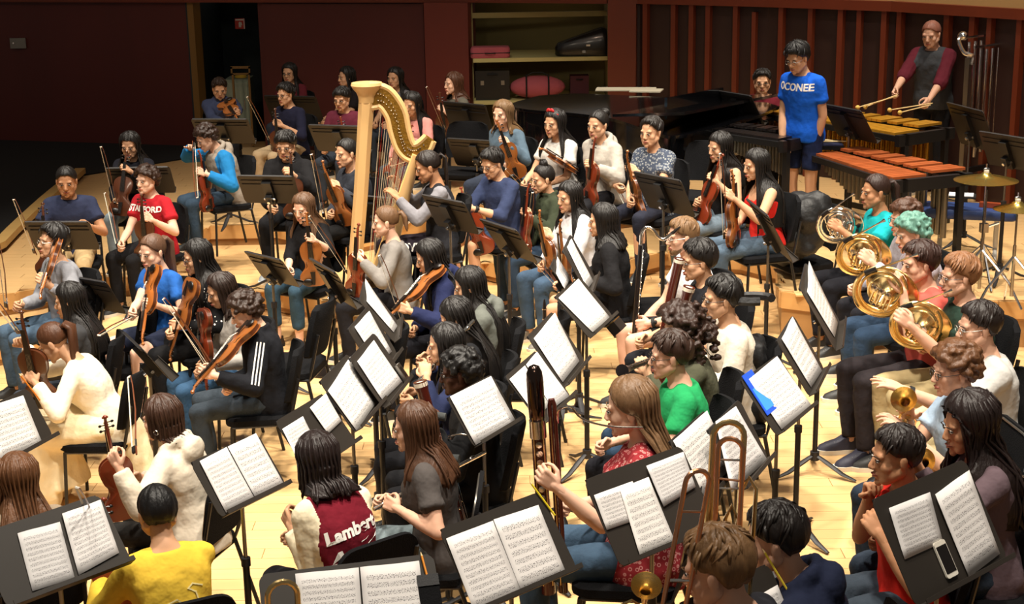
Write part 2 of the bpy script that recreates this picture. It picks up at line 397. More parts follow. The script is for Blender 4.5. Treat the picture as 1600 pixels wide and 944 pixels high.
        addp(tube([(-.023, -.086, -.0585), (-.008, -.0975, -.055), (0, -.0975, -.0565), (.008, -.0975, -.055), (.023, -.086, -.0585)], [.002, .0045, .004, .0045, .002], 6), 1)
        addp(tube([(-.021, -.086, -.060), (0, -.0965, -.0655), (.021, -.086, -.060)], [.002, .0055, .002], 6), 1)
        for i in (0, 1):
            X, Y, Z, w_, sx = hand_frame(i); tv, tf = TPL['hand_'+hands[i]]; k = 1.0 if sex == 'm' else .92
            tv = tv*k*np.array([1, sx if False else 1, 1])
            # thumb side: +Y in the template; mirror so that the thumb points to the body's front/up side
            M = np.stack([X, Y, Z], 1); want = np.array([-sx*.6, -.3, .6]); flip = 1 if (Y@want) > 0 else -1
            tv = tv*np.array([1, flip, 1]); f2 = tf if flip == 1 else [q[::-1] for q in tf]
            parts.append(((tv@M.T+w_)*s, f2)); mi.extend([0]*len(f2))
        full = cat(parts); nm = mesh('person', full, [skin(sk), lipm(sk), M_EYE, M_IRIS, hairm(hair[1])], 'full', mi)
        root.data = nm; bpy.data.meshes.remove(me)
    remesh_later(me0, .0155, 2, 0, .55, None, body_cb)
    # ---- top
    tk, tcol = top[0], top[1]; kdenim = tk == 'denim'; tk = 'long' if kdenim else tk; off = {'tee': .014, 'long': .013, 'tank': .008, 'hoodie': .021, 'jacket': .018, 'baggy': .032, 'raglan_long': .024}[tk]
    L_ = [torso(off, -.11 if tk != 'tank' else -.08, .47 if tk != 'tank' else .36)]
    if not stand and tk in ('hoodie', 'baggy', 'jacket', 'long'): L_.append(ell(P+np.array([0, .0, -.04]), (.17+off, .135+off, .08)))
    for i, (S_, E_, w_) in enumerate(arms):
        so = off+.002
        if tk == 'tank':
            L_.append(tube([P+up*.34+Ln@np.array([(1, -1)[i]*.075, -.10, 0]), S_*.55+NB*.45+up*.03, P+up*.34+Ln@np.array([(1, -1)[i]*.075, .085, 0])], .013, 6)); continue
        L_.append(capsule(S_*.35+NB*.65-up*.015, S_+up*.006, .042+so*.5, .050*fem+so*.8))
        if tk in ('tee',):
            m_ = S_*.45+E_*.55; L_.append(capsule(S_, S_*.55+E_*.45, .050*fem+so, .048*fem+so)); L_.append(tube([S_*.6+E_*.4, m_], [.048*fem+so, .055*fem+so], 14))
        else:
            wf = w_*.94+E_*.06
            if extra and extra.get('roll'): wf = w_*.35+E_*.65
            L_ += [capsule(S_, E_, .050*fem+so*.9, .041*fem+so), capsule(E_, E_*.55+wf*.45, .043*fem+so, .041*fem+so), tube([E_*.55+wf*.45, wf], [.041*fem+so, .031*fem+so*.8], 12)]
    if tk in ('hoodie',) : L_ += [tube([NB+Ln@np.array([math.cos(a)*.085, math.sin(a)*.07+.01, .005+.03*math.sin(a)]) for a in np.linspace(-PI*.5-2.4, -PI*.5+2.4, 14)+PI], .026, 8), ell(NB+Ln@np.array([0, .105, -.045]), (.095, .05, .075))]
    if tk == 'jacket': L_.append(tube([NB+Ln@np.array([math.cos(a)*.075, math.sin(a)*.065, .012]) for a in np.linspace(0, 2*PI, 14)[:-1]], .018, 7))
    cm = denim(tcol) if tcol and kdenim else (PATTERN(top[3]) if len(top) > 3 and top[3] is not None else cloth(tcol))
    so_ = link('shirt', bpy.data.meshes.new('shirt'), root)
    def top_cb(me):
        ms = [cm]; me.materials.clear()
        if len(top) > 2 and top[2]:
            ms.append(cloth(top[2])); 
        for m in ms: me.materials.append(m)
        if len(ms) > 1:   # raglan sleeves / second colour on the sleeves
            V, F = to_vf(me); V = V/s; C = np.array([V[list(f)].mean(0) for f in F]); q = (C-P)@Ln
            sleeve = np.zeros(len(C), bool)
            for S_, E_, w_ in arms:
                for a_, b_, r_ in ((S_, E_, .095), (E_, w_, .085)):
                    d = b_-a_; t = np.clip(((C-a_)@d)/(d@d), 0, 1); dist = np.linalg.norm(C-a_-t[:, None]*d, axis=1); sleeve |= (dist < r_)
            sleeve &= (abs(q[:, 0]) > .125-.0*q[:, 2])|(q[:, 1] < -.16)
            me.polygons.foreach_set('material_index', sleeve.astype(int))
        so_.data = me
    remesh_later(mesh('t', cat([xf(v, None, (0, 0, 0), s) for v in L_]), cm), vox*s*.95*(.62 if len(top) > 2 and top[2] else 1), 2, .013 if tk in ('tee', 'long', 'tank') else .015, 1, None, top_cb)
    # ---- bottom
    bk, bcol = bot[0], bot[1]; L_ = []
    L_.append(ell(P+np.array([0, .0, -.03 if not stand else -.03]), (.178, .14, .115)))
    if bk == 'skirt':
        if stand: pass
        else:
            L_ += [capsule(P+(0, -.05, -.02), np.array([0, -.20, .53]), .15, .13)]+[capsule(h, h*.25+k_*.75, .095, .095) for h, k_, a_ in legs]
    if bk == 'gown':
        k0 = (legs[0][1]+legs[1][1])/2; L_ += [capsule(P+(0, -.05, -.02), np.array([0, -.20, .53]), .15, .14), capsule(P+(0, -.2, -.02), k0, .14, .13), tube([k0+(0, 0, .05), k0+(0, .02, -.1), k0+(0, .05, -.38)], [.16, .20, .24], 16, True, .8)]+[capsule(h, k_, .125, .115) for h, k_, a_ in legs]+[capsule(k_, a_, .11, .10) for h, k_, a_ in legs]+[ell(k0, (.05, .05, .05)), capsule(P+(0, .08, -.05), P+(0, .12, -.38), .13, .16)]
    for hp_, kn, an in legs:
        if bk == 'gown': continue
        if bk == 'shorts': L_ += [capsule(hp_, hp_*.55+kn*.45, .095, .085), tube([hp_*.55+kn*.45, hp_*.28+kn*.72], [.085, .084], 14)]
        elif bk != 'skirt':
            wd = .012 if bk == 'slim' else .0
            end = an+np.array([0, 0, .02]) if bk != 'capri' else an*.75+kn*.25
            L_ += [capsule(hp_, kn, .093-wd*.6, .066-wd*.5), capsule(kn, kn*.62+end*.38, .063-wd*.5, .062-wd), tube([kn*.62+end*.38, end], [.062-wd, .054-wd], 14)]
    bm = denim(bcol) if bk in ('jeans', 'slim', 'capri') else cloth(bcol)
    bo = link('trousers' if bk not in ('shorts', 'skirt', 'gown') else bk.replace('gown', 'skirt'), bpy.data.meshes.new('trousers'), root)
    def bot_cb(me): me.materials.clear(); me.materials.append(bm); bo.data = me
    remesh_later(mesh('t', cat([xf(v, None, (0, 0, 0), s) for v in L_]), bm), vox*s, 2, .015, .8, None, bot_cb)
    # ---- shoes
    if shoes:
        sm, sl, lc = shoe_mesh(*shoes)
        for i, (hp_, kn, an) in enumerate(legs):
            M = Matrix.Translation(Vector((an[0]*s, an[1]*s+.01, (an[2]-.085)*s)))@Matrix.Rotation(R((1, -1)[i]*8), 4, 'Z')@Matrix.Scale(s*1.05 if sex == 'm' else s*.93, 4)
            o = link('shoe', sm, root, M); link('sole', sl, o); link('laces', lc, o)
    if glasses:
        G = [tube([(sx*.033+.021*math.cos(a), -.0985+.004*abs(math.cos(a)), .002+.016*math.sin(a)) for a in np.linspace(0, 2*PI, 13)], .0017, 5) for sx in (-1, 1)]
        G += [tube([(-.012, -.1, .006), (.012, -.1, .006)], .0016, 5)]+[tube([(sx*.054, -.093, .006), (sx*.074, -.06, .008), (sx*.08, .0, .006)], .0017, 5) for sx in (-1, 1)]
        v, f = cat(G); obj('glasses', (((v@hR.T)+Hc)*s, f), M_STEEL if glasses == 'wire' else M_GLASS, root)
    make_hair(root, rec, sex, hair, s)
    if beard: 
        v, f = cat([ell((0, -.075, -.088), (.03, .02, .022)), capsule((-.052, -.02, -.055), (-.03, -.065, -.085), .019, .022), capsule((.052, -.02, -.055), (.03, -.065, -.085), .019, .022)]); obj('beard', (((v@hR.T)+Hc)*s, f), hairm(beard), root)
    if chair and not stand: CHAIRS.append((base, yaw, key, s))
    return rec
CHAIRS = []

# ------------------------------------------------------------------ hair
def hnoise(a, b, seed):
    return np.sin(a*7.3+seed)*.5+np.sin(a*13.7+b*2.1+seed*2.3)*.3+np.sin(a*29.0+b*1.3+seed*.7)*.2
def make_hair(root, rec, sex, hair, s):
    st, col = hair[0], hair[1]; o_ = hair[2] if len(hair) > 2 else {}
    hR, Hc = rec['hR'], rec['Hc']; seed = (sum(map(ord, rec['root'].name))*1.7+len(PEOPLE)*3.1) % 17
    def out(name, vf, m=None, parent=root, sm='full'): return obj(name, (((vf[0]@hR.T)+Hc)*s, vf[1]), m or hairm(col), parent, sm)
    longs = {'long': .38, 'xlong': .52, 'shoulder': .18, 'bob': .09, 'bigcurl': .2}
    NC, NR = 56, 9
    vol = o_.get('vol', {'short': .020, 'curly': .018, 'buzz': .007, 'bun': .012, 'pony': .012, 'braids': .010, 'long': .016, 'xlong': .015, 'shoulder': .018, 'bob': .020, 'bigcurl': .035, 'bowl': .022, 'wavy': .022}.get(st, .016))
    lon = np.linspace(-PI, PI, NC, endpoint=False)      # 0 = face direction
    ab = abs(lon)
    male = st in ('short', 'curly', 'buzz', 'bowl', 'wavy')
    # latitude (radians) of the hairline by longitude
    front = o_.get('front', .66 if not male else (.62 if st != 'bowl' else .42))
    lat_end = np.where(ab < .55, front, np.where(ab < 1.25, front+(-.05-front)*(ab-.55)/.70, np.where(ab < 1.75, -.05 if male else -.25, -.80 if male else -.55)))
    lat_end = np.convolve(np.r_[lat_end[-2:], lat_end, lat_end[:2]], [.15, .2, .3, .2, .15], 'valid')
    def surf(lo, la, add):
        rx, ry, rz = (.084 if st in longs else .076), .095, .090; x = np.sin(lo)*np.cos(la)*(rx+add); y = .014-np.cos(lo)*np.cos(la)*(ry+add); z = .028+np.sin(la)*(rz+add)
        return np.stack([x, y, z], -1)
    t = np.linspace(0, 1, NR)
    la = PI/2+(lat_end[:, None]-PI/2)*t[None]; lo = np.repeat(lon[:, None], NR, 1)
    nz = hnoise(lo*1.5, la, seed)
    add = vol*(1-.55*t[None]**3)+nz*vol*.22+(.012*np.exp(-((ab-.0)/.5)**2)[:, None]*np.exp(-((t-.75)/.25)**2)[None] if male and st != 'buzz' else 0)
    if st == 'bun' or st == 'pony' or st == 'braids': add = vol*(1-.6*t[None]**2)+hnoise(lo*2.5, la, seed)*.0022+0*la+(.004*np.abs(np.sin(lo*7)) if st == 'braids' else 0)
    # parting
    if not male: add = add-.008*np.exp(-((lo-o_.get('part', .12))/.09)**2)*np.exp(-((la-1.1)/.45)**2)
    P = surf(lo, la, add)
    IN = surf(lo, la, -.004+0*la)
    def shell(A, B):   # A outer (NC,NR,3), B inner, closed round in columns
        nc, nr = A.shape[:2]; V = np.vstack([A.reshape(-1, 3), B.reshape(-1, 3)]); F = []; n = nc*nr
        for i in range(nc):
            k = (i+1) % nc
            for j in range(nr-1):
                F.append((i*nr+j, i*nr+j+1, k*nr+j+1, k*nr+j)); F.append((n+i*nr+j, n+k*nr+j, n+k*nr+j+1, n+i*nr+j+1))
            F.append((i*nr+nr-1, n+i*nr+nr-1, n+k*nr+nr-1, k*nr+nr-1))
        F.append(tuple(i*nr for i in range(nc))); F.append(tuple(n+i*nr for i in range(nc))[::-1])
        return V, F
    if st == 'curly' or (st == 'bigcurl') or st == 'wavy':
        rng = np.random.RandomState(int(seed*10)+3); L_ = [shell(P*1.0, IN)]; n = 170 if st != 'bigcurl' else 260
        for _ in range(n):
            i = rng.randint(NC); u = rng.rand()**.6; l = PI/2+(lat_end[i]-PI/2)*u
            rr = (.012+.008*rng.rand()) if st != 'wavy' else .010+.006*rng.rand()
            p = surf(np.array(lon[i]), np.array(l), vol*(.75+.5*rng.rand()))
            if st == 'bigcurl' and abs(lon[i]) > 1.0: p = p*[1.15, 1.15, 1]+np.array([0, .01, -.17*rng.rand()])
            L_.append(ell(p, (rr*1.3, rr*1.3, rr), None, 6, 5))
        me = mesh('h', cat([(((v@hR.T)+Hc)*s, f) for v, f in L_]), hairm(col)); ho = link('hair', bpy.data.meshes.new('hair'), root)
        def cb(m): ho.data = m; m.materials.clear(); m.materials.append(hairm(col))
        remesh_later(me, .0062*s, 1, .012, .45, CLOUD2, cb); return
    if st not in longs:
        h = out('hair', shell(P, IN))
        if male and st != 'buzz':   # loose locks over crown and fringe
            rng = np.random.RandomState(int(seed*10)+5); L_ = []
            for _ in range(46):
                a0 = rng.uniform(-PI, PI); l0 = rng.uniform(.5, 1.35); a1 = a0*.8+rng.normal(0, .12); e = np.interp(abs(a0), [0, .6, 1.3, PI], [front-.04, front, .0, -.5])
                if l0 < e+.3: l0 = e+.45
                l1 = max(e-.02, l0-rng.uniform(.4, .8)); rr = .006+.004*rng.rand()
                L_.append(tube([surf(np.array(a0+(a1-a0)*q), np.array(l0+(l1-l0)*q), vol*(1.0+.25*math.sin(q*PI))-.002-.004*q) for q in (0, .33, .66, 1)], [rr*.6, rr, rr*.8, .001], 5, True, .6))
            v, f = cat(L_); obj('lock', (((v@hR.T)+Hc)*s, f), hairm(col), h, 'full')
        if st == 'bun': b = o_.get('pos', (0, .10, .085)); out('bun', cat([ell(b, (.042, .038, .038), None, 12, 9)]+[tube([np.array(b)+np.array([math.cos(a+k)*.036, math.sin(a*2+k)*.012+.008, math.sin(a+k)*.036]) for a in np.linspace(0, 5.5, 10)], .010, 6) for k in (0, 2.1, 4.2)]), None, h)
        if st == 'pony' or st == 'braids':
            ln = o_.get('len', .26); hp = Hc+hR@np.array([0, .105, .045]); P_ = [hp]; d = nrm(hR@np.array([0, 1, .2]))
            L_ = []
            n = 5 if st == 'pony' else 9
            for k in range(n):
                an = (k/(n-1)-.5)*2; q = [hp+hR@np.array([an*.012, -.01, 0]), hp+hR@np.array([an*.022, .03, .01]), hp+hR@np.array([an*.032, .05, -.03])]
                zz = ln*(.85+.3*((k*37) % 10)/10)
                for u in (.3, .55, .8, 1): q.append(q[2]+np.array([an*.012*u+.006*math.sin(k+u*4), .012*u, -zz*u]))
                L_.append(tube([x*s for x in q], [z*s*(1 if st == 'pony' else .55) for z in (.012, .018, .021, .020, .017, .012, .003)], 7))
            if False:
                for k in range(7):
                    x = (k/6-.5)*1.7; L_.append(tube([(Hc+hR@surf(np.array(x*.7+(PI*np.sign(x+.001)-x*.7)*max(0, (u-.5)*2)*0), np.array(.7), 0)*0+Hc*0+hR@np.array([x*.055*(1-.5*u), -.075+.19*u, .028+math.sqrt(max(0, 1-(x*.6)**2*(1-.4*u)))*(.098*math.sin(.75+u*1.75))]))*s for u in np.linspace(0, 1, 9)], .008*s, 6))
            obj('ponytail' if st == 'pony' else 'braid', cat(L_), hairm(col), h, 'full')
            out('hair_tie', tube([(.022*math.cos(a), .108, .045+.022*math.sin(a)) for a in np.linspace(0, 2*PI, 9)], .006, 6), M_BRUB, h)
        return
    # long hair: columns at sides/back continue down as a curtain that clears shoulders and back
    length = longs[st]*o_.get('lk', 1.0); DR = 12
    curtain = np.clip((ab-o_.get('cs', 1.0))/.3, 0, 1)
    Wp = (P@hR.T)+Hc; Wi = (IN@hR.T)+Hc
    rng = np.random.RandomState(int(seed*10)+9); rag = 1+rng.uniform(-.14, .10, NC); step = length/DR
    A = np.zeros((NC, NR+DR, 3)); A[:, :NR] = Wp; Pv, NB, Ln = rec['P'], rec['NB'], rec['Ln']; sec = torso_sec(sex)
    hs = np.array([q[0] for q in sec]); ws = np.array([q[1] for q in sec]); ds = np.array([q[2] for q in sec])
    inward = hR@np.array([0, 0, 0.])
    for i in range(NC):
        p = Wp[i, -1].copy(); d0 = nrm(Wp[i, -1]-Wp[i, -2]); wave = o_.get('wave', .004)
        for j in range(DR):
            k = curtain[i]*rag[i]; g = min(1, (j+1)/3); d = nrm(d0*(1-g)+np.array([0, 0, -1.])*g)
            p = p+d*step*max(k, .02 if j else .02)
            outv = np.array([p[0]-Hc[0], p[1]-Hc[1], 0]); 
            # skull clearance
            q = hR.T@(p-Hc); e = math.sqrt((q[0]/.088)**2+((q[1]-.014)/.105)**2+((q[2]-.0)/.125)**2)
            if e < 1: q = np.array([q[0]/e, .014+(q[1]-.014)/e, q[2]]); p = hR@q+Hc
            tq = Ln.T@(p-Pv); h = tq[2]
            if h < .52:
                w_ = np.interp(h, hs, ws)+.035; dd = np.interp(h, hs, ds)+.05
                if h > .36: w_ = np.interp(h, [.36, .44, .50, .54], [.20, .17, .10, .07]); 
                e = math.sqrt((tq[0]/w_)**2+(tq[1]/dd)**2)
                if 1e-3 < e < 1: 
                    ny = tq[1]/e if abs(lon[i]) > 1.9 else tq[1]; tq2 = np.array([tq[0]/e if abs(lon[i]) < 2.4 else tq[0], (dd*math.sqrt(max(0, 1-min(.98, (tq[0]/w_)**2)))) if abs(lon[i]) > 1.7 else -dd*math.sqrt(max(0, 1-min(.98, (tq[0]/w_)**2)))*.95, tq[2]])
                    p = p*.35+(Ln@tq2+Pv)*.65
            A[i, NR+j] = p+np.array([hnoise(np.array(lon[i]*3), np.array(j*.7), seed)*wave, hnoise(np.array(lon[i]*3+1), np.array(j*.7), seed)*wave, 0])
    B = A.copy(); cen = A.mean(0, keepdims=True); B[:, :NR] = Wi
    dn = cen[:, NR:]-A[:, NR:]; dn[..., 2] = 0; dn /= np.maximum(np.linalg.norm(dn, axis=2, keepdims=True), 1e-3); tap = np.linspace(1, .15, DR)[None, :, None]
    B[:, NR:] = A[:, NR:]+dn*.020*tap
    V, F = shell(A, B); h = obj('hair', (V*s, F), hairm(col), root, 'full')
    L_ = []
    for i in range(NC):   # outer locks that break the silhouette
        if curtain[i] < .5 or i % 2: continue
        Q = A[i, 3::2]+nrm(A[i, NR]-Hc)*.002; rr = .0075
        Q = np.vstack([Q, Q[-1]+np.array([0, 0, -.03*rng.rand()])]); L_.append(tube(Q*s, [rr*s*x for x in np.linspace(.7, 1, len(Q)-1)]+[.001], 5))
    obj('lock', cat(L_), hairm(col), h, 'full')

# ------------------------------------------------------------------ prototypes: chair, stands, instruments
PR = {}
VW = {k: mat('violin_varnish_'+k, c, .28, var=.22, scale=5, stretch=(1, 1, .3), coat=.5) for k, c in (('amber', '8C5224'), ('red', '742C14'), ('orange', 'A45E26'), ('brown', '4E2814'))}
M_MAPLE = mat('harp_maple', 'D4AC74', .35, var=.12, scale=3, stretch=(4, 4, .5), coat=.3)
def build_protos():
    # --- black padded orchestra chair: faces -Y, origin on the floor at seat centre
    c = Proto()
    st = rings([np.array([(x*k, y*k, z) for x, y in rrect(.44, .42, .07, 3)]) for z, k in ((.425, .97), (.432, 1), (.465, 1), (.478, .93))]); c.add('seat', st, M_FAB)
    rs = []
    for z, w_, k in ((.56, .36, .9), (.575, .40, 1), (.68, .43, 1), (.80, .43, 1), (.875, .38, 1), (.90, .28, .6)):
        q = []
        for i in range(12):
            u = i/11*2-1; q.append((u*w_/2, .235-.05*u*u+(z-.56)*.22+.018*k, z))
        for i in range(12):
            u = 1-i/11*2; q.append((u*w_/2, .235-.05*u*u+(z-.56)*.22-.018*k, z))
        rs.append(np.array(q))
    c.add('backrest', rings(rs), M_FAB)
    c.add('frame', cat([tube([(-.2, -.17, .42), (-.2, .2, .42), (-.2, .22, .5), (-.19, .27, .72)], .0115, 6), tube([(.2, -.17, .42), (.2, .2, .42), (.2, .22, .5), (.19, .27, .72)], .0115, 6), tube([(-.2, -.17, .41), (.2, -.17, .41)], .011, 6), tube([(-.2, .19, .41), (.2, .19, .41)], .011, 6)]), M_BLACK)
    for sx, y0, y1 in ((-1, -.17, -.19), (1, -.17, -.19), (-1, .19, .27), (1, .19, .27)): c.add('leg', tube([(sx*.2, y0, .42), (sx*.215, y1, .0)], .0115, 7), M_BLACK)
    PR['chair'] = c
    # --- folding-style chair with thin gilt-edged back frame
    c = Proto(); c.add('seat', st, M_FAB)
    bk = prism(rrect(.42, .36, .09, 5), .02, rotx(R(80)), (0, .27, .70)); c.add('backrest', bk, M_FAB)
    fr = np.array([(x, .27+y*math.cos(R(80))-.022, .70+y*math.sin(R(80))) for x, y in rrect(.40, .34, .09, 5)]); fr = list(fr)+[fr[0]]
    c.add('back_frame', tube(fr, .006, 5, False), M_STEEL)
    c.add('frame', cat([tube([(s_*.2, -.17, .42), (s_*.2, .19, .42), (s_*.2, .22, .5), (s_*.2, .29, .80)], .0115, 6) for s_ in (-1, 1)]+[tube([(-.2, y, .41), (.2, y, .41)], .011, 6) for y in (-.17, .19)]), M_BLACK)
    for sx, y0, y1 in ((-1, -.17, -.22), (1, -.17, -.22), (-1, .19, .32), (1, .19, .32)): c.add('leg', tube([(sx*.2, y0, .42), (sx*.205, y1, .0)], .0115, 7), M_BLACK)
    PR['chair2'] = c
    # --- violin: origin at the bottom of the body, neck along +Z, top plate faces -Y
    def outline(k=1, n=48):
        pts = [(0, 0), (.05, .002), (.085, .02), (.103, .06), (.100, .095), (.082, .118), (.072, .130), (.058, .15), (.054, .175), (.060, .20), (.070, .215), (.078, .24), (.083, .275), (.078, .31), (.055, .338), (.022, .352), (0, .354)]
        P_ = smoothpath(pts, 2)[:, :2]; P_ = np.vstack([P_, (P_[1:-1]*[-1, 1])[::-1]]); c_ = np.array([0, .177]); return (P_-c_)*k+c_
    def plate(y0, sgn, h):
        rs = []
        for k, hh in ((1.03, 0), (1.03, .004), (.93, .005), (.75, h*.6), (.45, h*.92), (.12, h)):
            o_ = outline(k); rs.append(np.stack([o_[:, 0], np.full(len(o_), y0-sgn*hh), o_[:, 1]], 1))
        return rings(rs)
    v = Proto(); v.add('body', plate(-.013, 1, .016), VW['amber'])
    o1 = outline(.985); v.add('rib', rings([np.stack([o1[:, 0], np.full(len(o1), yy), o1[:, 1]], 1) for yy in (-.015, .017)]), VW['brown'])
    v.add('back', plate(.013, -1, .015), VW['amber'])
    v.add('neck', cat([tube([(0, -.018, .33), (0, -.016, .36), (0, -.016, .47), (0, -.018, .49)], [.016, .0125, .012, .013], 8, True, .8), tube([(0, -.018, .485), (0, -.014, .55), (0, -.006, .572)], [.011, .009, .0075], 8), ell((0, -.004, .582), (.012, .013, .013), None, 10, 8), ell((.013, -.004, .582), (.004, .006, .006), None, 8, 6), ell((-.013, -.004, .582), (.004, .006, .006), None, 8, 6)]), VW['red'])
    for z, sx in ((.505, 1), (.52, -1), (.535, 1), (.548, -1)): v.add('peg', cat([tube([(-sx*.012, -.015, z), (sx*.026, -.015, z)], .0034, 5), ell((sx*.032, -.015, z), (.009, .0035, .008), None, 8, 6)]), M_EBONY)
    v.add('fingerboard', prism([(-.021, .225), (.021, .225), (.012, .49), (-.012, .49)], .008, np.array([[1, 0, 0], [0, 0, -1], [0, 1, 0]]), (0, -.034, 0)), M_EBONY, smooth=False)
    v.add('tailpiece', prism([(-.009, .015), (.009, .015), (.020, .12), (-.020, .12)], .006, np.array([[1, 0, 0], [0, 0, -1], [0, 1, 0]]), (0, -.040, 0)), M_EBONY, smooth=False)
    v.add('bridge', prism([(-.021, 0), (.021, 0), (.017, .030), (-.017, .030)], .003, np.array([[1, 0, 0], [0, 0, 1], [0, -1, 0]]), (0, -.026, .165)), mat('maple_pale', 'D8B47C', .5), smooth=False)
    v.add('strings', cat([tube([(x, -.040, .11), (x, -.056, .165), (x*.6, -.030, .49)], .0006, 4) for x in (-.013, -.0045, .0045, .013)]), M_STEEL)
    v.add('chin_rest', ell((-.045, -.036, .035), (.042, .012, .03), None, 12, 8), M_EBONY)
    for sx in (-1, 1): v.add('sound_hole', tube([(sx*.036, -.0235, .20), (sx*.045, -.0215, .185), (sx*.040, -.0245, .165), (sx*.050, -.0215, .145), (sx*.058, -.018, .135)], [.004, .002, .0025, .002, .004], 5), M_EBONY)
    PR['violin'] = v
    # --- bow: frog at the origin, tip along +Z, hair on -X
    b = Proto(); b.add('stick', tube([(0, 0, -.03), (0, 0, .1), (.010, 0, .36), (.004, 0, .60), (-.004, 0, .70)], [.0043, .0042, .0038, .003, .003], 6), mat('pernambuco', '6A3418', .3, coat=.4))
    b.add('bow_hair', box((-.020, 0, .345), (.0022, .009, .68)), mat('horse_hair', 'E6DEC8', .6)); b.add('frog', box((-.012, 0, .02), (.018, .012, .05)), M_EBONY, smooth=False)
    b.add('tip', tube([(-.004, 0, .695), (-.022, 0, .69)], .005, 5), M_RUB); b.add('grip', tube([(0, 0, .04), (0, 0, .10)], .0056, 6), M_SILVER); PR['bow'] = b
    # --- french horn: coil in the XZ plane, seen from -Y; bell opens to +Y and -Z ; mouthpiece along +X +Z
    def arc(cx, cz, r, a0, a1, y0=0, y1=0, n=16): return [(cx+r*math.cos(R(a)), y0+(y1-y0)*i/(n-1), cz+r*math.sin(R(a))) for i, a in enumerate(np.linspace(a0, a1, n))]
    for key, mt in (('horn', M_BRASS), ('horn_silver', M_SILVER)):
        h = Proto()
        h.add('main_coil', cat([tube(arc(0, 0, .135, 60, 400, 0, .02, 30), .0105, 7), tube(arc(0, 0, .112, 0, 330, -.01, 0, 26), .0085, 7), tube(arc(.02, .01, .085, 20, 350, -.02, -.01, 22), .0075, 6)]), mt)
        bp = smoothpath([(-.10, .03, .09), (-.135, .035, 0), (-.10, .04, -.10), (0, .05, -.14), (.08, .075, -.12), (.11, .11, -.07)], 4); n = len(bp)
        h.add('bell_throat', tube(bp, list(np.linspace(.011, .045, n)), 14, False), mt)
        prof = [(.030, -.10), (.040, -.05), (.058, -.005), (.085, .025), (.12, .045), (.152, .055), (.155, .058), (.150, .060), (.115, .050), (.08, .032), (.052, 0), (.034, -.05)]
        M = rotx(R(-70))@rotz(0); V, F = lathe(prof, 28, (0, 0, 0), 'z'); h.add('bell', xf((V, F[:-2]), rotz(R(-25))@M, (.04, .13, -.07)), M_BRASS if key == 'horn' else mt)
        h.add('rim', xf(tube([(.155*math.cos(a), .155*math.sin(a), .058) for a in np.linspace(0, 2*PI, 29)], .004, 6, False), rotz(R(-25))@M, (.04, .13, -.07)), mt)
        for k in range(3): h.add('valve', cat([lathe([(.001, -.052), (.017, -.05), (.019, -.045), (.019, -.015), (.015, -.01), (.001, -.009)], 12, (-.035+.038*k, .0, .028-.02*k), 'y'), tube([(-.035+.038*k, -.03, .028-.02*k), (-.055+.038*k, -.045, .06-.02*k)], .003, 5)]), M_SILVER)
        for k in range(3): h.add('valve_slide', tube([(-.03+.036*k, -.02, .02-.02*k), (-.055+.036*k, -.028, -.05-.02*k), (-.045+.036*k, -.030, -.066-.02*k), (-.03+.036*k, -.028, -.052-.02*k), (-.008+.036*k, -.02, .02-.02*k)], .0065, 6), mt)
        h.add('lead_pipe', tube([(-.06, -.01, .115), (.02, -.012, .150), (.09, -.005, .182), (.135, 0, .203)], [.007, .006, .005, .0045], 7), mt)
        h.add('mouthpiece', tube([(.13, 0, .20), (.155, 0, .212), (.17, 0, .219), (.18, 0, .224)], [.0045, .006, .011, .0125], 9), M_SILVER)
        h.add('hand_guard', tube([(-.09, -.012, .10), (-.03, -.014, .132)], .0135, 8), M_EBONY); PR[key] = h
    # --- trombone (resting upright): slide up +Z; bell opens down at -Z
    t = Proto()
    t.add('slide', cat([tube([(-.04, 0, -.25), (-.04, 0, .50), *[(-.04+.04*(1-math.cos(a)), 0, .50+.04*math.sin(a)) for a in np.linspace(.3, PI-.3, 7)], (.04, 0, .50), (.04, 0, -.25)], .0085, 8), tube([(-.04, 0, .40), (.04, 0, .40)], .004, 5), tube([(-.04, 0, -.2), (.04, 0, -.2)], .005, 5)]), M_ROSE, label='rose brass slide tubes')
    t.add('inner_slide', tube([(-.04, .0, .16), (.04, 0, .16)], .006, 6), M_SILVER)
    PR['trombone_slide'] = t
    # bell section: U at top
    t = Proto()
    t.add('tuning_slide', cat([tube([(-.05, 0, -.15), (-.05, 0, .30), *[(-.05+.05*(1-math.cos(a)), 0, .30+.05*math.sin(a)) for a in np.linspace(.3, PI-.3, 7)], (.05, 0, .30), (.05, 0, -.15)], .0105, 8)]), M_BRASS)
    for z in (.12, .22, -.08): t.add('brace', tube([(-.05, 0, z), (.05, 0, z)], .004, 5), M_SILVER)
    t.add('bell', (lambda q: (q[0], q[1]))(lathe([(.0115, .15), (.014, 0), (.02, -.15), (.03, -.28), (.05, -.36), (.08, -.40), (.112, -.42), (.113, -.424), (.108, -.423), (.075, -.405), (.045, -.36), (.026, -.28)], 24, (-.05, 0, 0))), M_BRASS)
    t.add('inner_loop', tube([(.05, .0, -.15), (.05, 0, -.25), (.075, 0, -.28), (.10, 0, -.25), (.10, 0, .12), (.075, 0, .16), (.055, 0, .12)], .0075, 7), M_BRASS)
    t.add('valve_section', cat([lathe([(.001, 0), (.022, .002), (.022, .05), (.001, .052)], 12, (.05, -.02, -.15), 'y'), tube([(.02, -.02, -.10), (.0, -.02, .02), (.02, -.02, .07), (.045, -.02, .02), (.03, -.02, -.08)], .0075, 6)]), M_BRASS)
    PR['trombone'] = t
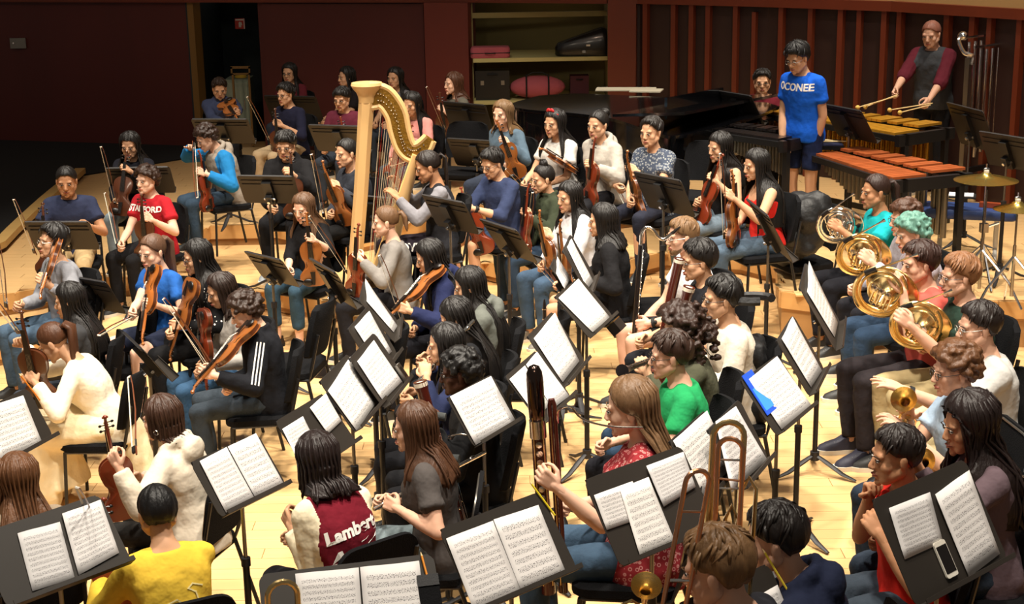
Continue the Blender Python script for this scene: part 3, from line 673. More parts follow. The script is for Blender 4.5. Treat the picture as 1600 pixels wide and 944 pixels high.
    # --- woodwinds: base at the origin, along +Z
    def keys(n, z0, z1, r, mt=M_SILVER, a0=0):
        return cat([lathe([(.001, 0), (r*.45, .001), (r*.45, .005), (.001, .006)], 8, (0, -r*1.25, z0+(z1-z0)*i/(n-1)), 'y') for i in range(n)]+[tube([(r*.7, -r*1.0, z0), (r*.7, -r*1.0, z1)], .0018, 4), tube([(-r*.7, -r*.9, z0), (-r*.7, -r*.9, z1)], .0018, 4)])
    M_GREN = mat('grenadilla', '141011', .3, coat=.3); M_BSN = mat('bassoon_maple', '4A1A12', .25, var=.2, scale=4, coat=.6)
    q = Proto(); q.add('body', lathe([(.001, 0), (.035, .002), (.028, .02), (.018, .08), (.0145, .12), (.013, .5), (.0125, .6), (.009, .64), (.004, .665)], 14), M_GREN)
    q.add('keywork', keys(11, .13, .52, .013), M_SILVER); q.add('ring', cat([lathe([(.0145, z), (.0165, z), (.0165, z+.008), (.0145, z+.008)], 12) for z in (.115, .33, .52, .59)]), M_SILVER); PR['clarinet'] = q
    q = Proto(); q.add('body', tube([(0, 0, 0), (0, 0, .67)], .0098, 9), M_SILVER); q.add('keywork', keys(13, .05, .48, .011), M_SILVER); q.add('lip_plate', ell((0, -.010, .59), (.011, .005, .018), None, 10, 6), M_SILVER); PR['flute'] = q
    q = Proto(); q.add('long_joint', lathe([(.001, 0), (.027, .003), (.027, .09), (.022, .11), (.021, .9), (.023, .92), (.027, .96), (.029, 1.0), (.029, 1.20), (.034, 1.225), (.034, 1.25), (.022, 1.25), (.02, 1.2)], 16), M_BSN)
    q.add('wing_joint', lathe([(.001, .02), (.018, .022), (.017, .5), (.013, .52), (.013, .86), (.001, .87)], 12, (.042, -.005, 0)), M_BSN)
    q.add('keywork', cat([keys(14, .12, 1.0, .022), (keys(8, .15, .8, .015)[0]+[.045, -.005, 0], keys(8, .15, .8, .015)[1])]), M_SILVER)
    q.add('ring', cat([lathe([(.03, z), (.0345, z), (.0345, z+.02), (.03, z+.02)], 14) for z in (1.225,)]), mat('ivory_ring', 'DCD0BC', .4))
    q.add('crook', tube(smoothpath([(.042, -.005, .86), (.044, -.03, .93), (.04, -.12, .95), (.03, -.22, .90)], 4), .0045, 6), M_SILVER); PR['bassoon'] = q
    q = Proto(); q.add('body', lathe([(.001, .05), (.013, .052), (.0165, .1), (.0155, .5), (.0155, .75), (.017, .78), (.001, .79)], 14), M_GREN)
    q.add('bell', cat([tube([(0, 0, .08), (0, 0, .0), (0, -.03, -.045), (0, -.08, -.045), (0, -.11, 0), (0, -.125, .05)], [.014, .016, .02, .026, .036, .055], 14, False)]), M_SILVER)
    q.add('neck', tube(smoothpath([(0, 0, .78), (0, 0, .86), (.0, -.03, .90), (0, -.075, .885), (0, -.11, .84), (0, -.15, .83), (0, -.20, .875)], 4), [.0115]*25, 9), M_SILVER)
    q.add('mouthpiece', tube([(0, -.195, .87), (0, -.245, .92)], [.0125, .006], 8), M_EBONY); q.add('keywork', keys(16, .1, .74, .018), M_SILVER); PR['bass_clarinet'] = q
    q = Proto(); q.add('body', lathe([(.001, 0), (.03, .003), (.03, .72), (.032, .74), (.032, .80), (.026, .81)], 16), M_BSN)
    q.add('top_bow', lathe([(.026, .80), (.034, .81), (.036, .86), (.036, .97), (.033, 1.01), (.022, 1.035), (.001, 1.045)], 18), mat('dark_nickel', '5A4A44', .15, 1)); q.add('collar', lathe([(.0325, .72), (.036, .722), (.036, .80), (.0325, .802)], 16), M_SILVER)
    q.add('second_tube', tube([(.055, 0, .0), (.055, 0, .86), (.060, 0, .885), (.068, 0, .885), (.075, 0, .86), (.075, 0, 0)], .010, 9), M_BSN)
    q.add('rod', cat([tube([(x, -.03, .05), (x, -.03, .82)], .003, 5) for x in (-.02, .02, .055)]), M_BRASS); q.add('keywork', keys(16, .1, .7, .032), M_SILVER)
    q.add('crook', tube(smoothpath([(.085, 0, .78), (.09, -.02, .84), (.14, -.03, .86), (.19, -.03, .80), (.30, -.03, .76), (.44, -.03, .745)], 4), .0048, 6), M_SILVER); PR['contrabassoon'] = q
    q = Proto(); prof = [(.06, 0), (.058, .004), (.03, .03), (.016, .08), (.008, .16), (.006, .3)]; pb = lathe(prof+[(.0055, .3), (.0065, .16), (.0145, .08), (.027, .03), (.055, .008), (.0598, .001)], 22); q.add('bell', (pb[0], pb[1][:-2]), M_BRASS)
    q.add('tubing', cat([tube([(0, 0, .28), (0, 0, .42), (.05, 0, .46), (.09, 0, .42), (.09, 0, .16), (.05, 0, .12), (.02, 0, .16)], .0062, 7)]+[lathe([(.001, 0), (.013, .002), (.013, .14), (.001, .142)], 10, (.03+.028*k, -.012, .2)) for k in range(3)]), M_BRASS); q.add('mouthpiece', tube([(0, 0, .42), (-.03, 0, .50), (-.045, 0, .52)], [.005, .005, .011], 8), M_SILVER); PR['trumpet'] = q
    # --- music stand post, origin on the floor
    for key, hh in (('post', 1.0),):
        q = Proto(); q.add('pole', tube([(0, 0, .10), (0, 0, .62)], .0155, 9), M_BLACK); q.add('collar', lathe([(.001, .60), (.021, .602), (.021, .64), (.001, .642)], 10), M_BLACK2)
        for k in range(3):
            a = R(90+120*k); d = np.array([math.cos(a), math.sin(a), 0]); q.add('foot', tube([d*.015+[0, 0, .115], d*.08+[0, 0, .085], d*.18+[0, 0, .035], d*.27+[0, 0, .012]], [.016, .02, .018, .010], 7, True, .55, (0, 0, 1)), M_BLACK2)
        q.add('hub', lathe([(.001, .085), (.028, .087), (.028, .14), (.001, .142)], 10), M_BLACK2); PR['post'] = q

# ------------------------------------------------------------------ music stands: the desk is solved from its four corners (a real 51 x 33 cm desk)
def solve_desk(pts, back, w0, h0, lvl):
    pts = np.array(pts, float); best = None
    def corners(q):
        n = np.array([math.sin(q[3]), -math.cos(q[3]), 0]); rt = np.array([math.cos(q[3]), math.sin(q[3]), 0])
        up = np.array([0, 0, 1])*math.cos(q[4])-n*math.sin(q[4]); c = q[:3]; w = w0*math.exp(q[5]); h = h0*math.exp(q[5])
        if back: rt = -rt
        return np.array([c-rt*w/2+up*h/2, c+rt*w/2+up*h/2, c+rt*w/2-up*h/2, c-rt*w/2-up*h/2])
    def res(q): return np.append((proj(corners(q))-pts).ravel(), [(q[4]-.6)*22, (q[2]-lvl-1.03)*70, q[5]*22])
    for yaw0 in (-2.4, -.8, .8, 2.6):
        c = pts.mean(0); q = np.array([*at(c[0], c[1], 1.1), yaw0, .6, 0.]); lam = 1.; e = res(q)@res(q)
        for it in range(22):
            r = res(q); J = np.stack([(res(q+np.eye(6)[i]*1e-4)-r)/1e-4 for i in range(6)], 1); A = J.T@J
            dq = np.clip(np.linalg.solve(A+lam*np.eye(6)*np.diag(A).mean()*.01, -J.T@r), -.5, .5); e2 = res(q+dq)@res(q+dq)
            if e2 < e: q = q+dq; e = e2; lam *= .5
            else: lam *= 3
        if best is None or e < best[0]: best = (e, q)
    return best
PAPER = {}
def papermat(k):
    """printed music: staves in black on white, in the sheet's own u/v space"""
    if k in PAPER: return PAPER[k]
    m = bpy.data.materials.new('printed_music_%d' % k); m.use_nodes = True; nt = m.node_tree; b = nt.nodes['Principled BSDF']; b.inputs['Roughness'].default_value = .75
    uv = nt.nodes.new('ShaderNodeTexCoord'); sp = nt.nodes.new('ShaderNodeSeparateXYZ'); nt.links.new(uv.outputs['UV'], sp.inputs[0])
    def math_(op, a, b_=None, c=None):
        n = nt.nodes.new('ShaderNodeMath'); n.operation = op
        for i, v in enumerate((a, b_, c)):
            if v is None: continue
            if isinstance(v, (int, float)): n.inputs[i].default_value = v
            else: nt.links.new(v, n.inputs[i])
        return n.outputs[0]
    u, v = sp.outputs[0], sp.outputs[1]
    rows = math_('FRACT', math_('MULTIPLY', v, 9.0+k)); inst = math_('MULTIPLY', math_('GREATER_THAN', rows, .30), math_('LESS_THAN', rows, .72))
    ln = math_('LESS_THAN', math_('FRACT', math_('MULTIPLY', rows, 9.6)), .20)
    mg = math_('MULTIPLY', math_('MULTIPLY', math_('GREATER_THAN', u, .09), math_('LESS_THAN', u, .92)), math_('MULTIPLY', math_('GREATER_THAN', v, .07), math_('LESS_THAN', v, .90)))
    nz = nt.nodes.new('ShaderNodeTexNoise'); nz.inputs['Scale'].default_value = 1; nz.inputs['Detail'].default_value = 3
    mp = nt.nodes.new('ShaderNodeMapping'); mp.inputs['Scale'].default_value = (55, 62+7*k, 1); nt.links.new(uv.outputs['UV'], mp.inputs[0]); nt.links.new(mp.outputs[0], nz.inputs[0])
    notes = math_('MULTIPLY', math_('GREATER_THAN', nz.outputs[0], .56), math_('MULTIPLY', math_('GREATER_THAN', rows, .18), math_('LESS_THAN', rows, .84)))
    ink = math_('MULTIPLY', math_('MAXIMUM', math_('MULTIPLY', ln, math_('MULTIPLY', inst, .6)), math_('MULTIPLY', notes, .9)), mg)
    mx = nt.nodes.new('ShaderNodeMix'); mx.data_type = 'RGBA'; wc = srgb(('D6D2D0', 'DCD8D4', 'D0CDCC')[k % 3]); mx.inputs[6].default_value = (*wc, 1); mx.inputs[7].default_value = (.06, .055, .06, 1)
    nt.links.new(ink, mx.inputs[0]); nt.links.new(mx.outputs[2], b.inputs['Base Color']); PAPER[k] = m; return m
STANDS = []; ERR = {}
def music_stand(pts, label, back=0, papers=(), w=.51, h=.33, lvl=0, dz=0, wear=None, plab='sheets of printed music lying open on', fix=None, group=None):
    e, q = solve_desk(pts, back, w, h, lvl+dz); k_ = math.exp(q[5]); w *= k_; h *= k_; ERR[label] = (e, k_)
    c = q[:3]; yw = q[3]; n = np.array([math.sin(yw), -math.cos(yw), 0]); rt = np.array([math.cos(yw), math.sin(yw), 0])
    up = np.array([0, 0, 1])*math.cos(q[4])-n*math.sin(q[4]); nn = np.cross(rt, up)          # nn: printed side
    root = thing('music_stand', label, 'music stand', (c[0]-n[0]*.03, c[1]-n[1]*.03, lvl), 0, group); bx, by = root.location[:2]
    O = np.array([bx, by, lvl])
    Mx = np.stack([rt, up, nn], 1)
    def D(vf): return xf(vf, Mx, c-O)
    obj('desk', D(prism(rrect(w, h, .035, 4), -.003)), M_DESKB, root)
    obj('ledge', D(cat([box((0, -h/2+.002, .022), (w*.97, .004, .05)), box((0, -h/2+.010, .047), (w*.97, .018, .003))])), M_DESKB, root, False)
    obj('rib', D(cat([box((0, .002+h/2-.012, -.008), (w*.94, .018, .010)), box((0, h/2-.055, -.006), (w*.9, .004, .006)), box((0, h/2-.095, -.006), (w*.9, .004, .006))])), M_BLACK2, root, False)
    obj('bracket', D(cat([box((0, -.02, -.02), (.075, h*.75, .034)), box((0, -.06, -.045), (.05, .07, .05))])), M_BLACK, root, False)
    obj('knob', D(cat([tube([(0, -.07, -.06), (0, -.07, -.085)], .012, 10), tube([(-.045, -.07, -.04), (.045, -.07, -.04)], .010, 8)])), M_CHROME, root)
    top = c+up*(-.06)-nn*.04-O; z1 = top[2]
    obj('upper_pole', tube([(top[0], top[1], z1), (top[0], top[1], min(.6, z1-.1))], .009, 8), M_STEEL, root)
    zz = max(.35, min(.64, z1-.12)); root2 = np.array([top[0], top[1], 0])
    for nm, me, sub, lb in PR['post'].parts:
        o = bpy.data.objects.new(nm, me); COL.objects.link(o); o.parent = root; o.location = root2; o.rotation_euler = (0, 0, yw+len(STANDS)*.3)
        if nm in ('pole', 'collar'): o.scale = (1, 1, zz/.64)
    STANDS.append((O, q))
    for j, pp in enumerate(papers):
        lab = None
        if isinstance(pp, tuple) and isinstance(pp[0], str): lab, pp = pp
        a = np.array([CO+ray(*p)*(((c-CO)@nn)/(ray(*p)@nn)) for p in pp]); a = np.array([[(x-c)@rt, (x-c)@up] for x in a])
        a[:, 1] = np.clip(a[:, 1], -h/2-.0, h/2+.25); lo = a[:, 1].min(); 
        lift = .006+.002*j; nu, nv = 7, 6; TL, TR_, BR, BL = a; V = []
        for jv in range(nv):
            for iu in range(nu):
                u = iu/(nu-1); v = jv/(nv-1); xy = (TL*(1-u)+TR_*u)*(1-v)+(BL*(1-u)+BR*u)*v
                V.append((xy[0], xy[1], lift+.006*math.sin(u*PI*2+j)*(1-v)*.5+.004*(1-v)**2))
        V = np.array(V); F = [(i+jv*nu, i+(jv+1)*nu, i+1+(jv+1)*nu, i+1+jv*nu) for jv in range(nv-1) for i in range(nu-1)]
        m = len(V); V2 = V-[0, 0, .0012]; F2 = F+[tuple(x+m for x in f[::-1]) for f in F]
        bd = [i for i in range(nu)]+[nu*k+nu-1 for k in range(1, nv)]+[nu*(nv-1)+i for i in range(nu-2, -1, -1)]+[nu*k for k in range(nv-2, 0, -1)]
        F2 += [(bd[i], bd[(i+1) % len(bd)], bd[(i+1) % len(bd)]+m, bd[i]+m) for i in range(len(bd))]
        me = mesh('sheet_music', (np.vstack([V, V2])@Mx.T, F2), papermat((len(STANDS)+j) % 4), 'full'); uvl = me.uv_layers.new(name='UVMap'); uvs = []
        for p in me.polygons:
            for li in p.loop_indices:
                i = me.loops[li].vertex_index % m; uvs += [(i % nu)/(nu-1), 1-(i//nu)/(nv-1)]
        uvl.data.foreach_set('uv', uvs); o = link('sheet_music', me); o.location = c
        tag(o, (lab or ('first', 'second', 'third', 'fourth')[j]+' sheet of printed music from the left on the '+label)[:200], 'sheet music')
    return root, q
def inst(proto, name, label, cat_, p0, p1, face, person_=None, s=1.0, over=None, group=None):
    """p0 -> p1 is the instrument's +Z, -Y is turned towards 'face'"""
    p0 = np.asarray(p0); z = nrm(np.asarray(p1)-p0); f = np.asarray(face, float); f = nrm(f-z*(f@z)); Y = -f; X = np.cross(Y, z)
    return PR[proto].stamp(name, label, cat_, M4(p0, X, Y, z, s), group, over)

# ------------------------------------------------------------------ the hall: floor, risers, walls
M_FLOOR = mat('maple_floor', 'DDB47C', .32, var=.10, scale=3, stretch=(.6, 8, 1), coat=.25, objvar=.1)
M_FLOORB = mat('floor_base', 'A87E4C', .5, var=.1)
M_RISER = mat('riser_front', 'C99A5E', .4, var=.12, scale=3, stretch=(1, 1, 8), coat=.1, objvar=.06)
M_WALL = mat('mahogany_wall', '501A14', .5, var=.18, scale=2, stretch=(1, 1, .25), coat=.05, objvar=.05)
M_WALLD = mat('dark_wood_panel', '281009', .55, var=.18, scale=2, stretch=(1, 1, .25), objvar=.06)
M_SLAT = mat('mahogany_slat', '64270F', .45, var=.15, scale=4, stretch=(1, 1, .2), objvar=.05)
M_PLASTER = mat('tan_plaster', 'B08A55', .8, var=.05)
M_JAMB = mat('door_frame_wood', '7A5A26', .6, var=.15, scale=3, stretch=(1, 1, .3))
M_CARPET = mat('black_stage_surround', '060506', 1, var=.2)
M_OLIVE = mat('storage_paint', '7C7248', .8, var=.06)
M_SHELF = mat('shelf_edge', 'B8AE72', .6, var=.05)
def poly_slab(pts, z0, z1):
    a = np.array([(x, y, z0) for x, y in pts]); b = a.copy(); b[:, 2] = z1; V, F = rings([b, a]); return V, F
def flr(L, z): return [tuple(at(x, y, z)[:2]) for x, y in L]
BACKY = 19.6
struct('floor', box((0, 13, -.06), (26, 20, .1)), M_FLOORB)
E0 = flr([(-120, 560), (22, 530), (120, 531), (217, 531), (320, 474), (402, 449), (482, 464), (520, 469), (590, 470), (650, 446), (757, 407), (787, 414), (920, 420), (1040, 392), (1160, 399), (1245, 420), (1290, 438), (1345, 400), (1420, 350), (1560, 330), (1700, 335)], .18)
E1 = flr([(-120, 480), (60, 450), (150, 428), (200, 430), (262, 390), (325, 352), (432, 350), (540, 370), (620, 352), (720, 322), (860, 318), (960, 330), (1060, 318), (1120, 300), (1200, 300), (1400, 290), (1700, 290)], .36)
E2 = flr([(1205, 300), (1213, 380), (1222, 455), (1290, 463), (1400, 466), (1560, 470), (1720, 474)], .36)
def riser(name, E, z, right=None):
    pts = list(E)+[(7.5, BACKY), (-7.5, BACKY)] if right is None else list(E)+right
    struct(name, poly_slab(pts, 0, z-.018), M_FLOORB)
    # dark toe recess and wooden front boards, each its own board
    for i in range(len(E)-1):
        a = np.array([*E[i], 0]); b = np.array([*E[i+1], 0]); d = b-a; L = np.linalg.norm(d)
        if L < .05: continue
        n = max(1, round(L/1.4)); u = d/L; nn = np.array([u[1], -u[0], 0])
        if nn[1] > 0 and False: nn = -nn
        for k in range(n):
            c = a+d*(k+.5)/n+nn*.012; M = np.stack([u, nn, [0, 0, 1]], 1)
            o = obj('riser_board', xf(box((0, 0, 0), (L/n-.006, .024, z-.05 if z < .3 else .13)), M, (c[0], c[1], (z+.05)/2 if z < .3 else z-.066)), M_RISER, bpy.data.objects[name], False)
riser('trim_1', E0, .18); riser('trim_2', E1, .36)
riser('trim_3', E2, .36, [(9, BACKY), (tuple(E2[0])[0], BACKY)])
# planks: one strip per board, the biggest in view as objects, the rest joined
def inside(x, y, P):
    c = False; n = len(P); j = n-1
    for i in range(n):
        if (P[i][1] > y) != (P[j][1] > y) and x < (P[j][0]-P[i][0])*(y-P[i][1])/(P[j][1]-P[i][1])+P[i][0]: c = not c
        j = i
    return c
R0 = list(E0)+[(7.5, BACKY), (-7.5, BACKY)]; R1 = list(E1)+[(7.5, BACKY), (-7.5, BACKY)]; R2 = list(E2)+[(9, BACKY), (E2[0][0], BACKY)]
def clip(poly, P0, n):   # keep the side where (p-P0).n >= 0
    o = []
    for i in range(len(poly)):
        a, b = poly[i], poly[(i+1) % len(poly)]; da = (a[0]-P0[0])*n[0]+(a[1]-P0[1])*n[1]; db = (b[0]-P0[0])*n[0]+(b[1]-P0[1])*n[1]
        if da >= 0: o.append(a)
        if da*db < 0: t = da/(da-db); o.append((a[0]+(b[0]-a[0])*t, a[1]+(b[1]-a[1])*t))
    return o
PW, PL = .125, 1.3
cells = []
for zi, (z, reg) in enumerate(((0, None), (.18, R0), (.36, R1), (.3601, R2))):
    row = 0; y = 4.4
    while y < 19:
        x = -6.5-((row*.47) % PL)
        while x < 6.8:
            cx, cy = x+PL/2, y+PW/2; q = proj([cx, cy, z])
            if -160 < q[0] < 1760 and -80 < q[1] < 1040:
                corners_ = [(x, y), (x+PL-.004, y), (x+PL-.004, y+PW-.003), (x, y+PW-.003)]
                parts = [corners_]
                if reg is not None:
                    ins = [inside(a, b, reg) for a, b in corners_+[(cx, cy), (x+PL*.25, cy), (x+PL*.75, cy)]]
                    if not any(ins): x += PL; continue
                    if not all(ins):
                        parts = []; n_ = 14
                        for k in range(n_):   # boards that cross an edge are cut to it
                            xa = x+(PL-.004)*k/n_; xb = x+(PL-.004)*(k+1)/n_
                            if inside((xa+xb)/2, cy, reg): parts.append([(xa, y), (xb, y), (xb, y+PW-.003), (xa, y+PW-.003)])
                if z < .3601 and all(inside(a, b, R2) for a, b in corners_): x += PL; continue
                if z < .3 and all(inside(a, b, R1) for a, b in corners_): x += PL; continue
                if z < .1 and all(inside(a, b, R0) for a, b in corners_): x += PL; continue
                cells.append((proj([cx, y, z])[1]-proj([cx, y+PW, z])[1], parts, z))
            x += PL
        y += PW; row += 1
cells.sort(key=lambda c: -c[0]); FL = bpy.data.objects['floor']
def pbox(pl, z): 
    return rings([np.array([(a, b, z-.012) for a, b in pl]), np.array([(a, b, z) for a, b in pl])])
for c in cells[:300]:
    obj('plank', cat([pbox(q, c[2]) for q in c[1]]), M_FLOOR, FL, False) if c[1] else None
rest = [pbox(q, c[2]) for c in cells[300:] for q in c[1]]
M_FLOOR2 = mat('maple_floor_far', 'DDB47C', .32, var=.14, scale=3, stretch=(.6, 8, 1), bump=.05, bscale=60, coat=.25)
tag(obj('plank', cat(rest), M_FLOOR2, FL, False), None, None, None, 'stuff')
# black surround at the far left, in front of the wall
sur = flr([(-200, 470), (-10, 432), (55, 402), (120, 345), (150, 300), (330, 262), (345, 246)], .02)
# walls ------------------------------------------------------------
ZT = 2.15
def wpt(px, py=None, z=ZT): return at(px, py if py is not None else 3, z)
WP = {px: at(px, py, ZT) for px, py in ((-60, 2), (-61, 2), (1701, 37), (292, 3), (302, 3), (402, 3), (665, 3), (738, 3), (952, 5), (1000, 5), (1200, 10), (1400, 17), (1600, 30), (1700, 37))}
WP[-60] = WP[292]+(WP[-61]-WP[292])*3.2; WP[1700] = WP[1600]+(WP[1700]-WP[1600])*2.2
def wall_seg(a, b, z0, z1, t=.12, back=0.):
    a = np.array([a[0], a[1]]); b = np.array([b[0], b[1]]); d = b-a; n = np.array([-d[1], d[0]])/np.linalg.norm(d); a = a+n*back; b = b+n*back
    return poly_slab([tuple(a), tuple(b), tuple(b+n*t), tuple(a+n*t)], z0, z1)
struct('wall_left', wall_seg(WP[-60], WP[292], -.1, ZT), M_WALL)
wb = struct('wall_back', wall_seg(WP[402], WP[738], -.1, ZT), M_WALL)
obj('panel', wall_seg(at(410, 3, ZT), at(662, 3, ZT), .1, ZT-.02, .03, -.03), M_WALL, wb, False)
obj('pilaster', wall_seg(at(668, 3, ZT), at(736, 3, ZT), .1, ZT, .16, -.16), mat('mahogany_pilaster', '66261A', .5, var=.15, scale=2, stretch=(1, 1, .25)), wb, False)
keys_ = [952, 1000, 1200, 1400, 1600, 1700]
wr = struct('wall_right', cat([wall_seg(WP[a], WP[b], -.1, ZT) for a, b in zip(keys_[:-1], keys_[1:])]), M_WALLD)
obj('pilaster', wall_seg(at(952, 5, ZT), at(996, 5, ZT), 0, ZT, .1, -.1), M_SLAT, wr, False)
def wall_at(px):
    ks = keys_; py = np.interp(px, [952, 1000, 1200, 1400, 1600, 1700], [5, 5, 10, 17, 30, 37]); return at(px, py, ZT)
for px, wd in ((1012, 7), (1056, 7), (1084, 7), (1110, 7), (1153, 7), (1182, 6), (1225, 7), (1271, 7), (1318, 8), (1347, 7), (1386, 8), (1412, 7), (1486, 8), (1526, 8), (1553, 7), (1600, 8), (1640, 8)):
    a = wall_at(px-wd/2); b = wall_at(px+wd/2); obj('slat', wall_seg(a, b, .0, ZT-(.06 if px == 1182 else 0), .07, -.07), M_SLAT, wr, False)
# beam above and plaster over it, following the curve
allk = [-60, 292, 402, 738, 952, 1000, 1200, 1400, 1600, 1700]
struct('trim_4', cat([wall_seg(WP[a], WP[b], ZT, ZT+.10, .16, -.10) for a, b in zip(allk[:-1], allk[1:])]), M_SLAT)
struct('wall_upper', cat([wall_seg(WP[a], WP[b], ZT+.10, 4.2, .16, -.02) for a, b in zip(allk[:-1], allk[1:])]), M_PLASTER)
# doorway recess
d0, d1 = WP[302], WP[402]; dn = np.array([0, 1.0, 0])
struct('door_1', cat([wall_seg(WP[292], WP[302], 0, ZT, .2, -.02)]), M_JAMB)
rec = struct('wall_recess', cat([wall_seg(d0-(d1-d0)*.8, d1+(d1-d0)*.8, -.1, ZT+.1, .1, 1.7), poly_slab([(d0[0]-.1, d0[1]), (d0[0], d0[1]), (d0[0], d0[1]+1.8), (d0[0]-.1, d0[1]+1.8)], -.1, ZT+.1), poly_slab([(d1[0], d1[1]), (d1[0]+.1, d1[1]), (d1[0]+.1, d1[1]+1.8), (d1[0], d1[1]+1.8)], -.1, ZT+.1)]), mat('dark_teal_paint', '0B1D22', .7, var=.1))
# storage opening with shelves
s0, s1 = WP[738], WP[952]
struct('wall_storage', cat([wall_seg(s0-(s1-s0)*.3, s1+(s1-s0)*.3, -.1, ZT, .1, .95), poly_slab([(s0[0]-.1, s0[1]), (s0[0], s0[1]), (s0[0], s0[1]+1), (s0[0]-.1, s0[1]+1)], -.1, ZT), poly_slab([(s1[0], s1[1]), (s1[0]+.1, s1[1]), (s1[0]+.1, s1[1]+1), (s1[0], s1[1]+1)], -.1, ZT)]), M_OLIVE)
STY = (s0[1]+s1[1])/2
shelfz = [aty(845, y, STY+.1)[2] for y in (92, 158)]
cab = thing('storage_shelving', 'built-in olive shelving in the wall opening behind the piano', 'shelf', ((s0[0]+s1[0])/2, STY+.5, 0))
for z in shelfz: obj('shelf', box((0, -.02, z), ((s1[0]-s0[0]), .9, .045)), M_SHELF, cab, False)
obj('rail', box((0, -.3, 2.0), ((s1[0]-s0[0]), .04, .06)), M_OLIVE, cab, False)
# wall box, sign
def onwall(px, py, a, b): 
    d = (WP[b]-WP[a]); n = np.array([d[1], -d[0], 0]); r = ray(px, py); t = ((WP[a]-CO)@n)/(r@n); return CO+r*t
o = onwall(30, 67, -60, 292)
b1 = thing('control_box', 'small metal control box on the dark red wall at far left', 'wall box', o); obj('cover', box((0, -.03, 0), (.20, .05, .13)), M_STEEL, b1, False); obj('button', ell((-.055, -.062, 0), (.012, .012, .012)), mat('white_knob', 'FFFFFF', .3), b1)
o = aty(375, 37, d0[1]+.9)
g = thing('fire_extinguisher_sign', 'red and white fire extinguisher sign in the dark doorway', 'sign', o)
MR = mat('sign_red', 'C62A1E', .5); MW = mat('sign_white', 'F0ECE6', .5)
obj('board', box((0, 0, 0), (.125, .02, .13)), MR, g, False); obj('border', cat([box((0, -.011, .05), (.11, .004, .018)), box((.055, -.011, 0), (.012, .004, .13))]), MW, g, False)
obj('symbol', cat([lathe([(.001, -.045), (.017, -.044), (.017, .01), (.008, .022), (.001, .026)], 10, (0, -.012, 0)), tube([(0, -.012, .022), (.022, -.012, .012), (.024, -.012, -.02)], .005, 5)]), MW, g)
# curved low wall with a wooden cap on the far left
cap = flr([(-60, 412), (0, 383), (20, 362), (45, 338), (70, 315), (90, 298), (110, 282), (126, 268)], .42); capn = [np.array([x, y]) for x, y in cap]
def ribbon(P, w_, z0, z1):
    P = [np.array(p) for p in P]; o1 = []; o2 = []
    for i, q in enumerate(P):
        d = P[min(i+1, len(P)-1)]-P[max(i-1, 0)]; n = np.array([-d[1], d[0]])/np.linalg.norm(d); o1.append(tuple(q+n*w_/2)); o2.append(tuple(q-n*w_/2))
    rs = [np.array([(*a, z0), (*a, z1), (*b, z1), (*b, z0)]) for a, b in zip(o1, o2)]; return rings(rs)
struct('trim_5', ribbon(capn, .05, 0, .40), mat('maroon_skirt', '3A1512', .7, var=.15))
struct('trim_6', ribbon(capn, .11, .40, .46), mat('pale_wood_cap', 'C09A5C', .45, var=.12, scale=5))
sp_ = [(a[0]-.03, a[1]+.03) for a in cap]
struct('baseboard_left', poly_slab([(x-.02, y) for x, y in cap]+[(cap[-1][0]+.9, cap[-1][1]+1.0), (WP[292][0]+.2, WP[292][1]-.6), (WP[292][0]+.2, WP[292][1]), (-9, WP[-60][1]+.5), (-9, cap[0][1])], .361, .375), M_CARPET)

# ------------------------------------------------------------------ the players
build_templates(); build_protos()
B_ = '15110F'
def vio(key, b, sc, label, face=(0, -1, .25), var='amber', s=1.0, anchor='b', nm='violin'):
    rec = PEOPLE[key]; s *= rec['s']; y = rec['wp'][1]; p0 = aty(b[0], b[1], y-b[2]); p1 = aty(sc[0], sc[1], y-sc[2])
    d_ = nrm(p1-p0)*.585*s
    if anchor == 'b!': pass
    elif anchor == 't' or (face == (0, -1, .2)): p0 = p1-d_
    else: m_ = (p0+p1)/2; p0 = m_-d_/2; p1 = m_+d_/2
    o = VW[var]; return inst('violin', nm, label, nm, p0, p1, face, None, s, {'body': o, 'back': o, 'neck': o})
def bow(key, frog, tip, label, face=(-1, 0, 0)):
    y = PEOPLE[key]['wp'][1]; p0 = aty(frog[0], frog[1], y-frog[2]); sg = 1 if tip[2] >= frog[2] else -1
    best = min(((abs(np.linalg.norm(aty(tip[0], tip[1], y-frog[2]-sg*dd)-p0)-.70), dd) for dd in np.linspace(0, .72, 37))); p1 = aty(tip[0], tip[1], y-frog[2]-sg*best[1])
    return inst('bow', 'bow', label, 'bow', p0, p1, (0, -1, .3))
G, O_ = 'grip', 'hold'
p = person
# --- back left
p('viola_boy', (343, 139), .36, 12, 'young man with dark swept hair playing an orange viola by the doorway', hair=('short', '2A1B12'), sk=1, top=('jacket', '3C4460'), bot=('long', '1E2026'), hp=22, L=(374, 176, .48), Rr=(352, 192, .4), hands=(G, G))
p('maroon_glasses', (452, 114), .36, -18, 'smiling woman with glasses, long black hair and maroon shirt against the wall', 'f', ('long', B_), 1, ('tee', '5A1D26'), hp=8, glasses=True)
p('navy_shirt', (446, 148), .36, -38, 'man in navy button shirt and tan trousers with glasses, looking left', 'm', ('short', B_, {'vol': .026}), 1, ('long', '1B1C30'), ('long', 'B29A78'), hp=8, glasses=True, L=(433, 192, .28), Rr=(424, 220, .15), extra={'roll': 1})
p('behind_harp_back', (541, 121), .36, -60, 'woman with dark hair looking left, half hidden above the harp', 'f', ('shoulder', B_), 1, ('tee', '201A1C'), hp=5)
p('fringe_glasses', (534, 155), .36, -20, 'young man with black fringe and round glasses in maroon shirt by the harp column', 'm', ('bowl', B_), 1, ('long', '5E2333'), glasses=True, hp=12, L=(527, 215, .3))
